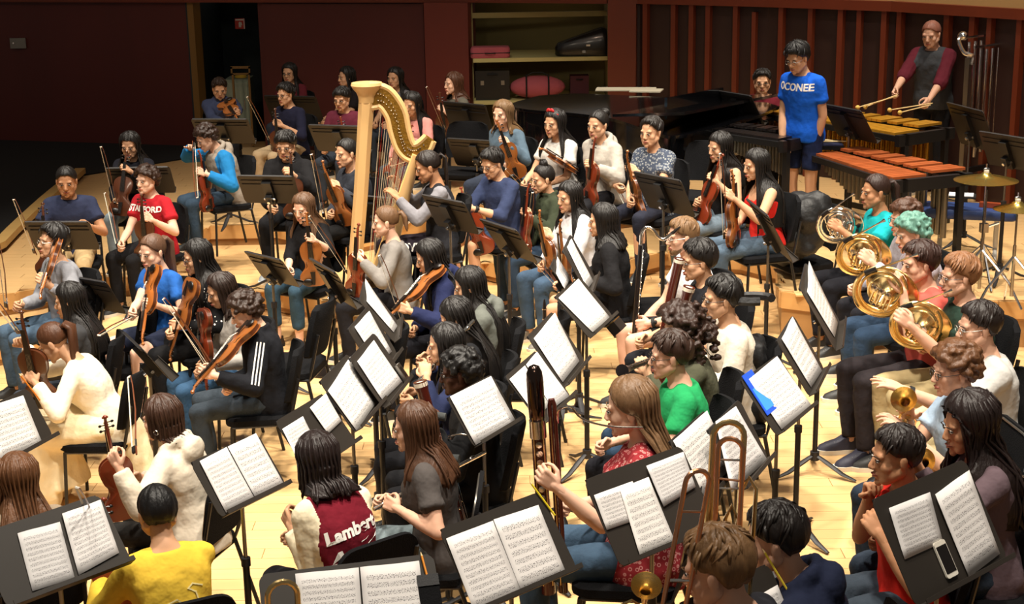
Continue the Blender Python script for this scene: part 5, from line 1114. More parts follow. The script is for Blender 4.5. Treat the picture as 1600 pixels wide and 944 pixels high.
vio('black_top_heels', (492, 442, .38), (479, 336, .40), 'large amber viola facing front before the woman in black top', (0, -1, .15), 'amber', 1.05)
vio('grey_sweater', (558, 462, .12), (561, 352, .15), 'violin held upright behind the music stand by the woman in grey sweater', (-.6, -1, .1), 'red')
vio('blue_tee', (241, 417, .2), (229, 504, .42), 'orange viola hanging scroll down before the girl in blue tee', (-.9, -.8, .2), 'orange', .98, 'b!')
vio('grey_sweatshirt', (88, 392, .15), (68, 455, .45), 'orange viola hanging before the man in grey sweatshirt', (-1, -.5, .3), 'orange', .92)
vio('dotted_blouse', (303, 437, .2), (272, 545, .25), 'amber violin hanging scroll down before the woman in dotted blouse', (-1, -.7, .2), 'amber', 1.0, 'b!')
vio('grey_shirt_viola', (319, 488, .25), (327, 612, .3), 'red violin hanging scroll down before the woman in grey shirt', (-1, -.6, .1), 'red')
vio('track_jacket', (390, 513, .10), (308, 606, .40), 'amber violin played by the boy in striped track jacket', (-.6, -.1, 1), 'amber', 1.05)
vio('lace_dress', (62, 610, .15), (34, 487, .2), 'dark brown viola held by the woman in cream lace dress', (-.2, -1, .1), 'brown', 1.1, 't')
vio('cream_hoodie', (188, 768, .15), (164, 652, .2), 'red violin held upright by the woman in cream hoodie', (-.5, 1, .2), 'red', 1.0, 't')
vio('yellow_sweater', (172, 912, .0), (162, 780, -.1), 'red violin held up by the man in yellow sweater', (-.4, 1, .3), 'red', 1.0, 't')
vio('navy_hoodie_violin', (678, 427, .08), (614, 494, .35), 'amber violin played by the woman in navy hoodie', (-.6, -.15, 1), 'amber', 1.0)
for k, f, t_, lb in (('navy_shirt', (424, 222, .2), (388, 150, .4), 'the man in navy button shirt'), ('brown_hair_viola', (697, 205, .2), (668, 134, .3), 'the woman with upright viola'), ('denim_shirt', (828, 300, .5), (792, 262, .7), 'the woman in denim shirt'), ('grey_hoodie_bun', (986, 332, .4), (933, 232, .3), 'the woman in grey hoodie'),
    ('red_tank', (1134, 372, .2), (1128, 238, .25), 'the woman in red tank top'), ('far_left_girl', (183, 322, .35), (160, 228, .35), 'the woman before the dark wall'), ('navy_tee', (56, 395, .35), (24, 311, .4), 'the broad man in navy tee'), ('red_college_tee', (186, 386, .32), (166, 300, .3), 'the boy in red college tee'),
    ('blue_hoodie', (301, 224, .1), (306, 310, .2), 'the boy in blue hoodie'), ('slate_top', (508, 338, .2), (489, 240, .2), 'the woman in slate top'), ('green_vest', (822, 395, .25), (835, 300, .4), 'the woman in olive jacket'), ('white_jacket', (876, 450, .3), (807, 374, .3), 'the woman in white jacket'),
    ('black_top_heels', (546, 427, .2), (486, 336, .5), 'the woman in black top and heels'), ('grey_sweatshirt', (12, 480, .3), (-2, 372, .3), 'the man in grey sweatshirt'), ('blue_tee', (204, 494, .4), (150, 524, .7), 'the girl in blue tee'), ('grey_shirt_viola', (345, 600, .3), (275, 488, .3), 'the woman in grey shirt'),
    ('track_jacket', (357, 608, .24), (258, 464, .45), 'the boy in striped track jacket'), ('lace_dress', (32, 520, .1), (-30, 440, .1), 'the woman in lace dress'), ('cream_hoodie', (213, 705, -.1), (205, 586, -.8), 'the woman in cream hoodie'), ('yellow_sweater', (156, 838, -.2), (126, 764, -.1), 'the man in yellow sweater'),
    ('navy_hoodie_violin', (638, 520, .12), (596, 398, .2), 'the violinist in navy hoodie'), ('pink_sweater', (608, 264, .3), (640, 254, .9), 'the woman in pink sweater')):
    bow(k, f, t_, 'wooden bow of '+lb)
# woodwinds
def wind(proto, nm, key, p0, p1, label, face, anchor='b', L=1, cat_=None):
    y = PEOPLE[key]['wp'][1]; a = aty(p0[0], p0[1], y-p0[2]); b = aty(p1[0], p1[1], y-p1[2])
    if anchor == 't': a = b-nrm(b-a)*L
    return inst(proto, nm, label, cat_ or nm.replace('_', ' '), a, b, face)
wind('flute', 'flute', 'flute_player', (650, 600, .25), (690, 556, .0), 'silver flute at the lips of the woman in striped navy sweater', (1, -.3, .4))
wind('flute', 'flute', 'grey_tee_flute', (584, 796, .1), (625, 775, .0), 'silver flute resting on the lap of the woman in dark grey tee', (0, -.6, 1))
wind('bass_clarinet', 'bass_clarinet', 'bearded_white_tee', (988, 560, .08), (1001, 385, .10), 'black bass clarinet with curved silver neck', (1, -.12, 0))
wind('bassoon', 'bassoon', 'black_tee_bassoon', (1040, 500, .1), (1062, 404, .12), 'dark bassoon standing before the man in black tee', (1, -.3, 0), 't', 1.25)
wind('bassoon', 'bassoon', 'cream_sweater', (1045, 560, .1), (1077, 448, .12), 'dark bassoon standing before the man in cream sweater', (1, -.3, 0), 't', 1.25)
wind('bassoon', 'bassoon', 'black_curls_glasses', (717, 813, .30), (656, 596, .24), 'reddish bassoon leaning across the padded support bar', (1, -.4, 0), 't', 1.25)
wind('contrabassoon', 'contrabassoon', 'bandana_blouse', (849, 800, .12), (834, 571, .12), 'contrabassoon with a shiny rounded metal top', (0, -1, 0), 't', 1.04)
for i, (px, py, zz) in enumerate(((906, 548, .42), (1000, 590, .5))):
    if i == 0:
        q = at(905, 640, .0); g = thing('clarinet_stand', 'small black peg stand under a clarinet near the floor centre', 'instrument stand', q)
        obj('base', lathe([(.001, 0), (.09, .002), (.07, .015), (.02, .03), (.001, .031)], 5), M_BLACK2, g, False); obj('peg', tube([(0, 0, .02), (0, 0, .12)], .009, 7), M_BLACK2, g)
        PR['clarinet'].stamp('clarinet', 'black clarinet upright on its peg stand among the stand bases', 'clarinet', M4(q+(0, 0, .032), *np.eye(3), ), None)
        q2 = q+np.array([-.22, .3, 0]); g = thing('clarinet_stand', 'second black peg stand left of the upright clarinet', 'instrument stand', q2)
        obj('base', lathe([(.001, 0), (.09, .002), (.07, .015), (.02, .03), (.001, .031)], 5), M_BLACK2, g, False); obj('peg', tube([(0, 0, .02), (0, 0, .12)], .009, 7), M_BLACK2, g)
        PR['clarinet'].stamp('clarinet', 'black clarinet on the further peg stand left of centre aisle', 'clarinet', M4(q2+(0, 0, .032), *np.eye(3)), None)
wind('clarinet', 'clarinet', 'green_tee', (972, 580, .05), (1025, 560, -.45), 'black clarinet with silver rings lying on the knees beside the boy in green tee', (0, -.5, 1))
# brass
def horn(key, c, d, label, proto='horn', tilt=0, s=1.0):
    y = PEOPLE[key]['wp'][1]; o = aty(c[0], c[1], y-d); z = np.array([math.sin(R(tilt)), -.1, math.cos(R(tilt))])
    return inst(proto, 'french_horn', label, 'french horn', o, o+z, (-.25, -1, .25), None, s)
horn('teal_tee', (1306, 352), .12, 'silver french horn of the woman in teal tee', 'horn_silver', -14, .95)
horn('teal_hair', (1342, 398), .12, 'brass french horn of the player with teal hair', 'horn', -8)
horn('salmon_tee', (1376, 455), .2, 'large brass french horn of the boy in salmon tee', 'horn', 0, 1.08)
horn('dark_green_tee', (1432, 508), .16, 'brass french horn of the man in dark green tee', 'horn', 0)
y = PEOPLE['curly_crossed_arms']['wp'][1]
inst('trumpet', 'trumpet', 'silver belled trumpet on the knees of the curly boy with crossed arms', 'trumpet', aty(1412, 624, y-.2), aty(1430, 655, y+.1), (0, -1, .3))
inst('trumpet', 'trumpet', 'trumpet behind the bottom of the large right corner stand', 'trumpet', aty(1440, 720, y-.5), aty(1460, 740, y-.3), (0, -1, .3))
def bone(px, py, y, tilt, label, proto='trombone', s=1.0, yaw=0, fwd=0):
    o = aty(px, py, y); z = np.array([math.sin(R(tilt)), fwd, math.cos(R(tilt))])
    return inst(proto, 'trombone' if proto == 'trombone' else 'trombone_slide', label, 'trombone', o-nrm(z)*.36*s, o, (math.sin(R(yaw)), -1, .1), None, s)
yt = PEOPLE['trombonist']['wp'][1]
bone(1140, 655, yt+.12, 2, 'upright trombone bell section with tall tuning bow by the stands')
o = aty(1142, 690, yt+.05); z = np.array([.02, 0, 1]); inst('trombone_slide', 'trombone', 'rose brass trombone slide standing in front of the tall tuning bow', 'trombone', o-nrm(z)*.53, o, (-.3, -1, .1))
o = aty(1092, 740, yt-.05); z = np.array([.16, 0, 1]); inst('trombone_slide', 'trombone', 'long trombone slide slanting down to the bottom edge left of the trombonist', 'trombone', o-nrm(z)*.53, o, (.3, -1, .1))
o = aty(1010, 915, yt-.25); inst('trumpet', 'trumpet', 'gold trumpet bell at the bottom edge below the three-sheet stand', 'trumpet', o, o+np.array([0, .3, -.4]), (0, -1, .3), None, .8)
o = aty(440, 905, STANDS[-2][0][1]-.12); inst('trombone', 'trombone', 'trombone tuning bows rising before the wide bottom stand', 'trombone', o-np.array([0, 0, .36]), o, (.3, -1, .1))
# padded support bar
q = aty(686, 665, PEOPLE['black_curls_glasses']['wp'][1]-.30); g = thing('padded_support_frame', 'grey foam-padded bent support frame holding the reddish bassoon', 'support frame', (q[0], q[1], 0))
obj('padded_bar', tube(smoothpath([(.03, .06, q[2]+.02), (-.03, .07, q[2]+.025), (-.10, .06, q[2]+.02), (-.08, -.02, q[2]-.03), (-.02, -.12, q[2]-.09), (.03, -.17, q[2]-.10), (.10, -.19, q[2]-.10)], 5), .021, 9), mat('grey_foam', '3A3C3C', .95, bump=.3, bscale=120), g)
obj('upright', tube([(-.02, -.10, q[2]-.08), (0, -.03, q[2]-.4), (.02, 0, 0.02)], .014, 8), M_BLACK, g)
for k in range(3): a = R(90+120*k); obj('foot', tube([(0.02, 0, .03), (.02+.26*math.cos(a), .26*math.sin(a), .012)], .011, 6), M_BLACK, g)

# ------------------------------------------------------------------ harp
H0 = PEOPLE['harpist']; yh = H0['wp'][1]+.08
def hp_(px, py, d=0): return aty(px, py, yh-d)
g = thing('concert_harp', 'tall pale maple concert harp with gilded curved neck', 'harp', tuple(np.array([hp_(590, 460)[0], yh, .18])))
go = np.array(g.location)
colp = [hp_(552, 452), hp_(556, 400), hp_(564, 300), hp_(570, 200), hp_(573, 158)]; L_ = []
n = 18; rs = []
for P_, r_ in zip(colp, (.052, .05, .05, .052, .056)):
    a = np.arange(n)*2*PI/n; rr = r_*(1+.07*np.cos(a*6)); rs.append(P_-go+np.stack([rr*np.cos(a), rr*np.sin(a), a*0], 1))
obj('column', rings(rs), M_MAPLE, g)
cp = []
for P_, r_ in ((hp_(573, 160), .058), (hp_(573, 150), .066), (hp_(573, 144), .078), (hp_(573, 138), .105), (hp_(573, 133), .118), (hp_(573, 129), .112)):
    a = np.arange(n)*2*PI/n; cp.append(P_-go+np.stack([r_*np.cos(a), r_*np.sin(a), a*0], 1))
obj('crown', rings(cp), M_MAPLE, g)
nk = smoothpath([hp_(578, 150), hp_(600, 152), hp_(618, 176), hp_(625, 205), hp_(633, 228), hp_(645, 238), hp_(660, 232), hp_(672, 216)], 5)-go; m = len(nk)
wdt = np.interp(np.linspace(0, 1, m), [0, .2, .5, .75, .9, 1], [.085, .07, .065, .06, .05, .035])
M_GILT = mat('gilded_ornament', '8A6422', .3, .5, var=.45, scale=40, bump=.4, bscale=80)
rs = []
for i in range(m):
    d = nrm(nk[min(i+1, m-1)]-nk[max(i-1, 0)]); u = np.array([-d[2], 0, d[0]]); w_ = wdt[i]; rs.append(np.array([nk[i]+u*w_+[0, -.028, 0], nk[i]-u*w_+[0, -.028, 0], nk[i]-u*w_+[0, .028, 0], nk[i]+u*w_+[0, .028, 0]]))
obj('neck', rings(rs), M_GILT, g, False)
L_ = []
for s_ in (1, -1):
    for i in range(m-1):
        pass
    L_.append(tube([nk[i]+np.array([-(nrm(nk[min(i+1, m-1)]-nk[max(i-1, 0)]))[2], 0, nrm(nk[min(i+1, m-1)]-nk[max(i-1, 0)])[0]])*wdt[i]*s_+[0, -.015, 0] for i in range(m)], .022, 7))
obj('neck_edge', cat(L_), M_MAPLE, g)
pins = [nk[int(i)]+np.array([0, -.034, .02]) for i in np.linspace(3, m-5, 26)]
obj('tuning_pins', cat([ell(q, (.007, .008, .007), None, 6, 4) for q in pins]+[ell(q+(0, 0, -.05), (.006, .008, .006), None, 6, 4) for q in pins]), M_SILVER, g)
sa, sb = hp_(646, 240, .02)-go, hp_(572, 448, .0)-go; dd = nrm(sb-sa); ux = np.array([0, 1., 0]); un = np.cross(dd, ux)
rs = []
for t in np.linspace(0, 1, 9):
    c_ = sa+(sb-sa)*t; w_ = .06+.15*t; dp = .06+.10*t; a = np.linspace(0, PI, 9); rs.append(np.array([c_+ux*w_*math.cos(x)+un*(-dp*math.sin(x)*(-1 if un[0] < 0 else 1)*-1 if False else dp*math.sin(x)*(1 if un[0] > 0 else -1)) for x in a]))
obj('sound_box', rings(rs), M_MAPLE, g)
obj('soundboard', rings([np.array([sa+ux*.055+un*0, sa-ux*.055, sa-ux*.055-un*.008*(1 if un[0] > 0 else -1), sa+ux*.055-un*.008*(1 if un[0] > 0 else -1)]), np.array([sb+ux*.20, sb-ux*.20, sb-ux*.20-un*.008*(1 if un[0] > 0 else -1), sb+ux*.20-un*.008*(1 if un[0] > 0 else -1)])]), mat('spruce_board', 'E6C07A', .4, var=.1, scale=3, stretch=(8, 8, 1)), g, False)
M_STR = mat('nylon_string', 'B8A890', .5); M_STR2 = mat('red_string', '8A1E18', .5)
for i in range(36):
    t = i/35; top = nk[int(4+(m-9)*t)]+np.array([0, -.02, -.06]); 
    bt = sa+(sb-sa)*np.interp(i, [0, 35], [.97, .05])+np.array([0, -.012, 0])
    obj('string', tube([top, np.array([bt[0], bt[1], bt[2]])], .0016, 4, False), M_STR2 if i % 7 == 2 else M_STR, g)
obj('base', cat([xf(box((0, 0, 0), (.34, .36, .12)), None, (np.array(colp[0])-go)*[1, 1, 0]+np.array([.13, 0, .10])), ell((np.array(colp[0])-go)*[1, 1, 0]+np.array([.02, -.12, .03]), (.05, .05, .035)), ell((np.array(colp[0])-go)*[1, 1, 0]+np.array([.02, .12, .03]), (.05, .05, .035))]), M_MAPLE, g)

# ------------------------------------------------------------------ grand piano at the back
M_PIANO = mat('black_lacquer', '08080A', .08, var=.1, coat=1, spec=.6)
q = at(985, 168, 1.36); g = thing('grand_piano', 'black grand piano with closed lid at the back wall', 'piano', (q[0], q[1], .36), R(-42))
pl = smoothpath([(-1.35, .25), (-1.3, -.25), (-.95, -.40), (-.4, -.35), (.15, -.42), (.75, -.70), (1.15, -.72), (1.15, .78), (.3, .78), (-.6, .62), (-1.1, .5), (-1.35, .25)], 3)[:-1, :2]
pl = [tuple(p) for p in pl]
obj('case', prism(pl, .30, None, (0, 0, .62)), M_PIANO, g); obj('lid', prism([(x*1.02, y*1.02) for x, y in pl], .028, rotx(R(3)), (0, 0, .945)), M_PIANO, g)
obj('front_lid', prism([(.35, -.72), (1.17, -.74), (1.17, .80), (.35, .80)], .026, roty(R(-6)), (0, 0, .985)), M_PIANO, g)
obj('music_desk', box((.75, 0, 1.10), (.03, .9, .20)), M_PIANO, g, False)
obj('keyboard', box((1.22, 0, .70), (.16, 1.25, .04)), M_RUB, g, False); obj('key_block', cat([box((1.22, s_*.68, .73), (.2, .08, .12)) for s_ in (-1, 1)]), M_PIANO, g, False)
for x, y in ((1.0, -.55), (1.0, .6), (-.95, .05)): l_ = obj('leg', tube([(x, y, .62), (x, y, .08)], [.065, .045], 8), M_PIANO, g); obj('caster', lathe([(.001, 0), (.03, .002), (.03, .05), (.001, .052)], 10, (x, y, .02)), M_BRASS, l_)
obj('pedal_lyre', cat([box((.95, .0, .35), (.04, .2, .5)), box((.93, 0, .08), (.14, .26, .05))]), M_PIANO, g, False)
for k, (dx, dw) in enumerate(((-.55, .62), (.05, .32))):
    o = obj('score_booklet', box((0, 0, 0), (dw, .24, .012)), mat('aged_paper', 'A8A08C', .8), None, False); qb = at((978, 1010)[k], (143, 147)[k], 1.36); o.location = (qb[0], qb[1], 1.385+.012*k); o.rotation_euler = (0, 0, R(-8-6*k)); tag(o, ('large', 'small')[k]+' flat score lying on the closed grand piano lid', 'score')

# ------------------------------------------------------------------ shelves: cases and bag
M_PINK = mat('pink_canvas', 'A8505A', .85, bump=.3, bscale=60); M_CASE = mat('black_case', '0C0B0B', .35, coat=.3)
def shp(px, z): 
    r = at(px, 90, z); return r[0]
YS = STY+.30
def shx(px, py): return aty(px, py, YS-.2)
b1 = shx(766, 84); g = thing('violin_case', 'dusty pink oblong violin case on the upper shelf at left', 'instrument case', (b1[0], YS-.15, shelfz[0]+.023)); obj('shell', rings([np.array([(x*k, y*k, z) for x, y in rrect(.46, .24, .05)]) for z, k in ((0, .96), (.01, 1), (.10, 1), (.125, .93))]), M_PINK, g); obj('handle', tube([(-.06, -.13, .06), (0, -.16, .06), (.06, -.13, .06)], .008, 6), M_BRUB, g); obj('trim_band', box((0, 0, .06), (.464, .244, .008)), M_BRUB, g, False)
b1 = shx(912, 84); g = thing('violin_case', 'large black shaped instrument case on the upper shelf at right', 'instrument case', (b1[0], YS-.10, shelfz[0]+.023)); obj('shell', rings([np.array([(x*k, y*k*(1.1 if x > 0 else .75), z*(1+.9*(x+.33)/.66)) for x, y in rrect(.66, .30, .10)]) for z, k in ((0, .95), (.02, 1), (.10, 1), (.15, .9), (.17, .7))]), M_CASE, g); obj('latch', box((0, -.165, .06), (.04, .01, .03)), M_SILVER, g, False); obj('label_tag', box((.05, -.165, .13), (.045, .006, .02)), M_RUB, g, False)
b1 = shx(840, 150); g = thing('duffel_bag', 'pink canvas bag with black straps on the lower shelf', 'bag', (b1[0], YS-.12, shelfz[1]+.023)); obj('body', ell((0, 0, .135), (.33, .15, .135), None, 18, 12), M_PINK, g)
for x in (-.13, .13): obj('strap', tube([(x+.0*math.cos(a), .155*math.cos(a), .135+.142*math.sin(a)) for a in np.linspace(0, 2*PI, 17)], .010, 5), M_BRUB, g)
obj('handle', tube([(-.13, -.05, .27), (-.06, -.06, .31), (.06, -.06, .31), (.13, -.05, .27)], .008, 6), M_BRUB, g)
b1 = shx(770, 150); g = thing('gear_case', 'dark hard case standing on the lower shelf at left', 'instrument case', (b1[0], YS-.05, shelfz[1]+.023)); obj('shell', box((0, 0, .17), (.40, .3, .34)), M_CASE, g, False); obj('handle', tube([(-.06, -.16, .30), (0, -.19, .30), (.06, -.16, .30)], .009, 6), M_BRUB, g); obj('latch', cat([box((x, -.152, .2), (.04, .01, .05)) for x in (-.12, .12)]), M_STEEL, g, False)
b1 = shx(907, 152); g = thing('gear_case', 'small maroon case at the back of the lower shelf', 'instrument case', (b1[0], YS+.1, shelfz[1]+.023)); obj('shell', box((0, 0, .12), (.22, .2, .24)), mat('maroon_case', '4A1220', .7), g, False); obj('handle', tube([(-.04, -.11, .2), (0, -.13, .2), (.04, -.11, .2)], .007, 6), M_BRUB, g)
# pale cabinet in the doorway
q = aty(376, 160, d0[1]+.6); g = thing('storage_cabinet', 'pale green cabinet with a yellow coil on top in the doorway', 'cabinet', (q[0], q[1], .36)); hh = aty(376, 124, q[1]-.2)[2]-.36
obj('body', box((0, 0, hh/2), (.30, .42, hh)), mat('pale_green_paint', '8FA090', .5), g, False); obj('door', box((0, -.215, hh/2), (.27, .015, hh*.9)), mat('pale_green_door', '9AAA98', .5), g, False); obj('handle', box((.09, -.228, hh*.6), (.015, .02, .12)), M_STEEL, g, False)
o = obj('rope_coil', cat([tube([(.07*math.cos(a), .05*math.sin(a), .012+.014*k) for a in np.linspace(0, 2*PI, 13)], .009, 6) for k in range(2)]), mat('yellow_rope', 'C8A838', .7)); o.location = (q[0]+.03, q[1]-.05, .36+hh); tag(o, 'yellow coil lying on top of the pale green cabinet', 'coil')
g = thing('folding_easel', 'small wooden stand beside the doorway cabinet', 'wooden stand', (q[0]+.12, q[1]-.55, .36)); obj('top_rail', cat([box((0, 0, .98), (.24, .03, .03)), box((0, 0, .90), (.24, .03, .02)), box((-.11, 0, .94), (.02, .03, .1)), box((.11, 0, .94), (.02, .03, .1))]), M_JAMB, g, False)
for x in (-.1, .1): obj('leg', box((x, 0, .45), (.025, .03, .9)), M_JAMB, g, False)

# ------------------------------------------------------------------ percussion
def xylo(name, label, A, Bp, z, n, wa, wb, mb, mr, rows=2, tubes=True, bl=.04, rl=(.5, .12), lvl=.36):
    """A, Bp: image points of the left and right ends of the bar field centre line at height z"""
    a = at(A[0], A[1], z); b = at(Bp[0], Bp[1], z); u = nrm(b-a); L = np.linalg.norm(b-a); v = np.array([-u[1], u[0], 0])
    g = thing(name, label, name.replace('_', ' '), (a[0], a[1], lvl), math.atan2(u[1], u[0])); zz = z-lvl
    for r_ in range(rows):
        for k in range(n):
            if r_ == 1 and k % 7 in (2, 6): continue
            t = (k+.5+.5*r_)/n
            if t > 1: continue
            w_ = wa+(wb-wa)*t; y0 = -w_*.27 if r_ == 0 else w_*.27; 
            o = obj('bar', box((0, 0, 0), (L/n*.88, w_*.50, .022)), mb, g, False); o.location = (L*t, y0, zz+.03*r_)
            if tubes and mr is not None: 
                ln = rl[1]+(rl[0]-rl[1])*t; o = obj('resonator', tube([(0, 0, 0), (0, 0, -ln)], min(.035, L/n*.42), 10), mr, g); o.location = (L*t, y0, zz-.03)
    for y0, y1 in ((-wa*.5-.03, -wb*.5-.03), (wa*.5+.03, wb*.5+.03), (0, 0)): obj('rail', rings([np.array([(x, y+dy, zz+dz-.03) for dy, dz in ((-.015, -.03), (.015, -.03), (.015, .02), (-.015, .02))]) for x, y in ((-.03, y0), (L+.03, y1))]), M_BLACK, g, False)
    for x, w_ in ((-.06, wa), (L+.06, wb)):
        e = obj('end_frame', cat([box((x, 0, zz-.05), (.05, w_+.1, .10)), box((x, -w_*.42, zz/2), (.05, .05, zz)), box((x, w_*.42, zz/2), (.05, .05, zz)), box((x, 0, .10), (.05, w_+.1, .05))]), M_BLACK, g, False)
        for s_ in (-1, 1): obj('caster', lathe([(.001, -.02), (.035, -.019), (.035, .019), (.001, .02)], 10, (x, s_*w_*.42, .035), 'y'), M_BRUB, e)
    obj('crossbar', box((L/2, wb*.2, .12), (L, .03, .05)), M_BLACK, g, False)
    return g, a, u, v, L
M_ROSEW = mat('rosewood_bar', 'A0522A', .35, var=.25, scale=6, coat=.3, objvar=.15); M_GOLDB = mat('golden_bar', 'C08A2A', .3, .35, var=.1, objvar=.08); M_GOLDT = mat('gold_tube', 'B8862A', .25, .9, var=.1)
M_KELON = mat('dark_bar', '1C1818', .3, coat=.4, objvar=.1)
xylo('marimba', 'long marimba with golden bars and gold resonator tubes at the back right', (1222, 172), (1438, 204), 1.30, 28, .40, .62, M_GOLDB, M_GOLDT)
xylo('marimba', 'marimba with reddish rosewood bars in front of the golden one', (1308, 238), (1450, 274), 1.14, 20, .42, .66, M_ROSEW, mat('steel_tube', '8A8478', .3, .9))
xylo('xylophone', 'dark barred xylophone before the standing boy in blue', (1128, 200), (1240, 214), 1.28, 22, .30, .42, M_KELON, mat('grey_tube', '77736A', .35, .9), rl=(.3, .1))
q = at(1270, 217, 1.24); g = thing('mallet_tray', 'padded tray table carrying drumsticks right of the dark xylophone', 'tray', (q[0], q[1], .36), R(-6))
obj('tray', box((0, 0, .82), (.52, .28, .035)), M_FAB, g, False); obj('towel', box((.12, 0, .845), (.26, .27, .012)), mat('navy_towel', '141A3A', .95, bump=.4), g, False); obj('pole', tube([(0, 0, .80), (0, 0, .08)], .012, 8), M_STEEL, g)
for k in range(3): a = R(90+120*k); obj('foot', tube([(0, 0, .12), (.24*math.cos(a), .24*math.sin(a), .01)], .009, 6), M_STEEL, g)
MS = mat('hickory', 'E2C58C', .5)
for k, (dx, dy) in enumerate(((-.02, .04), (.08, -.04))):
    o = obj('drumstick', tube([(-.2, 0, 0), (.16, 0, 0), (.19, 0, 0), (.205, 0, 0)], [.008, .0075, .004, .005], 7), MS); o.location = (q[0]+dx, q[1]+dy, .36+.862); o.rotation_euler = (0, 0, R(-5)); tag(o, ('further', 'nearer')[k]+' pale drumstick lying on the padded tray', 'drumstick')
o = obj('folded_cloth', cat([box((0, 0, .015), (.06, .06, .03)), box((.01, 0, .036), (.05, .04, .012))]), M_RUB, None, False); o.location = (q[0]-.17, q[1]+.02, .36+.838); tag(o, 'small white cloth left of the drumsticks on the tray', 'cloth')
# mallets of the tall man
rk = PEOPLE['raglan_standing']; yk = rk['wp'][1]
for i, (h_, t_, lb) in enumerate((((1392, 152, .42), (1352, 167, .55), 'front mallet in the right hand'), ((1392, 153, .38), (1340, 168, .65), 'rear mallet in the right hand'), ((1446, 163, .45), (1390, 172, .6), 'upper mallet in the left hand'), ((1446, 166, .50), (1406, 176, .75), 'lower mallet in the left hand'))):
    p0 = aty(h_[0], h_[1], yk-h_[2]); p1 = aty(t_[0], t_[1], yk-t_[2]); d = nrm(p1-p0)
    g = thing('mallet', lb+' of the tall man in grey and maroon', 'mallet', tuple(p0)); obj('shaft', tube([d*-.08, p1-p0], .0055, 6), MS, g); obj('yarn_head', ell(p1-p0, (.022, .022, .022)), mat('yellow_yarn', 'D8B058', .9, bump=.3), g)
# chimes
q = aty(1556, 130, yk-.35); Lc = .95; g = thing('tubular_chimes', 'silver tubular chimes with scrolled frame at the right edge', 'chimes', (q[0], q[1], .36), R(38)); zt = aty(1515, 70, yk-.35)[2]-.36; 
obj('top_rail', cat([tube([(-Lc*.4, .12, zt+.08), (Lc*.6, .12, zt+.08)], .012, 8), tube([(-Lc*.4, 0, zt), (Lc*.6, 0, zt)], .012, 8)]), M_CHROME, g)
for k in range(18):
    x = -Lc*.34+Lc*.86*k/17; ln = 1.05-.35*k/17
    o = obj('chime_tube', tube([(0, 0, 0), (0, 0, -ln)], .015, 8), M_CHROME, g); o.location = (x, 0 if k % 2 else .10, zt-.03+(.07 if k % 2 == 0 else 0))
for s_ in (-.42, .62):
    obj('scroll', tube(smoothpath([(Lc*s_, .12, zt+.10), (Lc*s_-.06, .12, zt+.06), (Lc*s_-.05, .06, zt-.05), (Lc*s_, 0, zt-.08), (Lc*s_, .0, zt-.16)], 5), .020, 8), M_CHROME, g); obj('knob', ell((Lc*s_, .12, zt+.10), (.05, .05, .045)), M_CHROME, g)
    obj('upright', cat([box((Lc*s_, .04, (zt-.1)/2), (.05, .05, zt-.1)), box((Lc*s_, .04, .03), (.06, .5, .05))]), M_STEEL, g, False)
obj('lower_rail', box((Lc*.1, .04, .35), (Lc, .04, .05)), M_BLACK, g, False)
# cymbals, hi hat, bench
def cymbal(px, py, z, r, label, foot, lvl=.0):
    q = at(px, py, z); g = thing('cymbal', label, 'cymbal', (q[0], q[1], lvl)); zz = z-lvl
    obj('plate', lathe([(.001, zz+.035), (.03, zz+.034), (.05, zz+.014), (r*.6, zz), (r, zz-.022), (r, zz-.025), (r*.6, zz-.004), (.05, zz+.008), (.001, zz+.02)], 36), mat('bronze_cymbal', 'C8AA58', .22, .95, var=.15, scale=20), g)
    obj('wing_nut', cat([tube([(0, 0, zz+.03), (0, 0, zz+.10)], .006, 6), ell((0, 0, zz+.06), (.024, .008, .012))]), M_CHROME, g); obj('felt', lathe([(.001, zz+.034), (.02, zz+.035), (.02, zz+.05), (.001, zz+.051)], 10), M_RUB, g)
    obj('pole', cat([tube([(0, 0, zz-.0), (0, 0, .45)], .008, 8), tube([(0, 0, .5), (0, 0, .12)], .013, 8)]), M_CHROME, g)
    for k in range(3): a = R(80+120*k); obj('leg', cat([tube([(0, 0, .42), (.22*math.cos(a), .22*math.sin(a), .20), (.33*math.cos(a), .33*math.sin(a), .012)], .010, 6)]), M_CHROME, g)
cymbal(1541, 277, 1.32, .23, 'suspended bronze cymbal on a chrome stand at the right', .4, .36)
cymbal(1590, 322, 1.15, .17, 'lower cymbal cut by the right edge of the frame', .4, .36)
q = at(1515, 322, .84); g = thing('percussion_bench', 'blue padded bench with white legs at the right', 'bench', (q[0], q[1], .36), R(-18))
obj('seat', rings([np.array([(x*k, y*k, z) for x, y in rrect(.74, .36, .04)]) for z, k in ((.40, .97), (.41, 1), (.46, 1), (.475, .96))]), mat('blue_vinyl', '1E3566', .5), g)
for sx in (-1, 1):
    l_ = obj('leg', cat([tube([(sx*.22, 0, .40), (sx*.22, 0, .12)], .02, 8), tube([(sx*.22, -.2, .07), (sx*.22, 0, .13), (sx*.22, .2, .07)], .02, 7)]), mat('white_enamel', 'D8D4CC', .3), g)
    for sy in (-1, 1): obj('caster', lathe([(.001, -.012), (.03, -.011), (.03, .011), (.001, .012)], 10, (sx*.22, sy*.2, .03), 'x'), M_BRUB, l_)
q2 = at(1502, 305, .36+.49); g = thing('tablet', 'white tablet with black case lying on the blue bench', 'tablet', (q2[0], q2[1]-.0, .36+.478), R(-18)); obj('screen', box((0, 0, .018), (.20, .15, .006)), mat('white_screen', 'F2F2FF', .3), g, False); obj('case', box((.01, -.005, .0075), (.22, .17, .013)), M_BRUB, g, False)
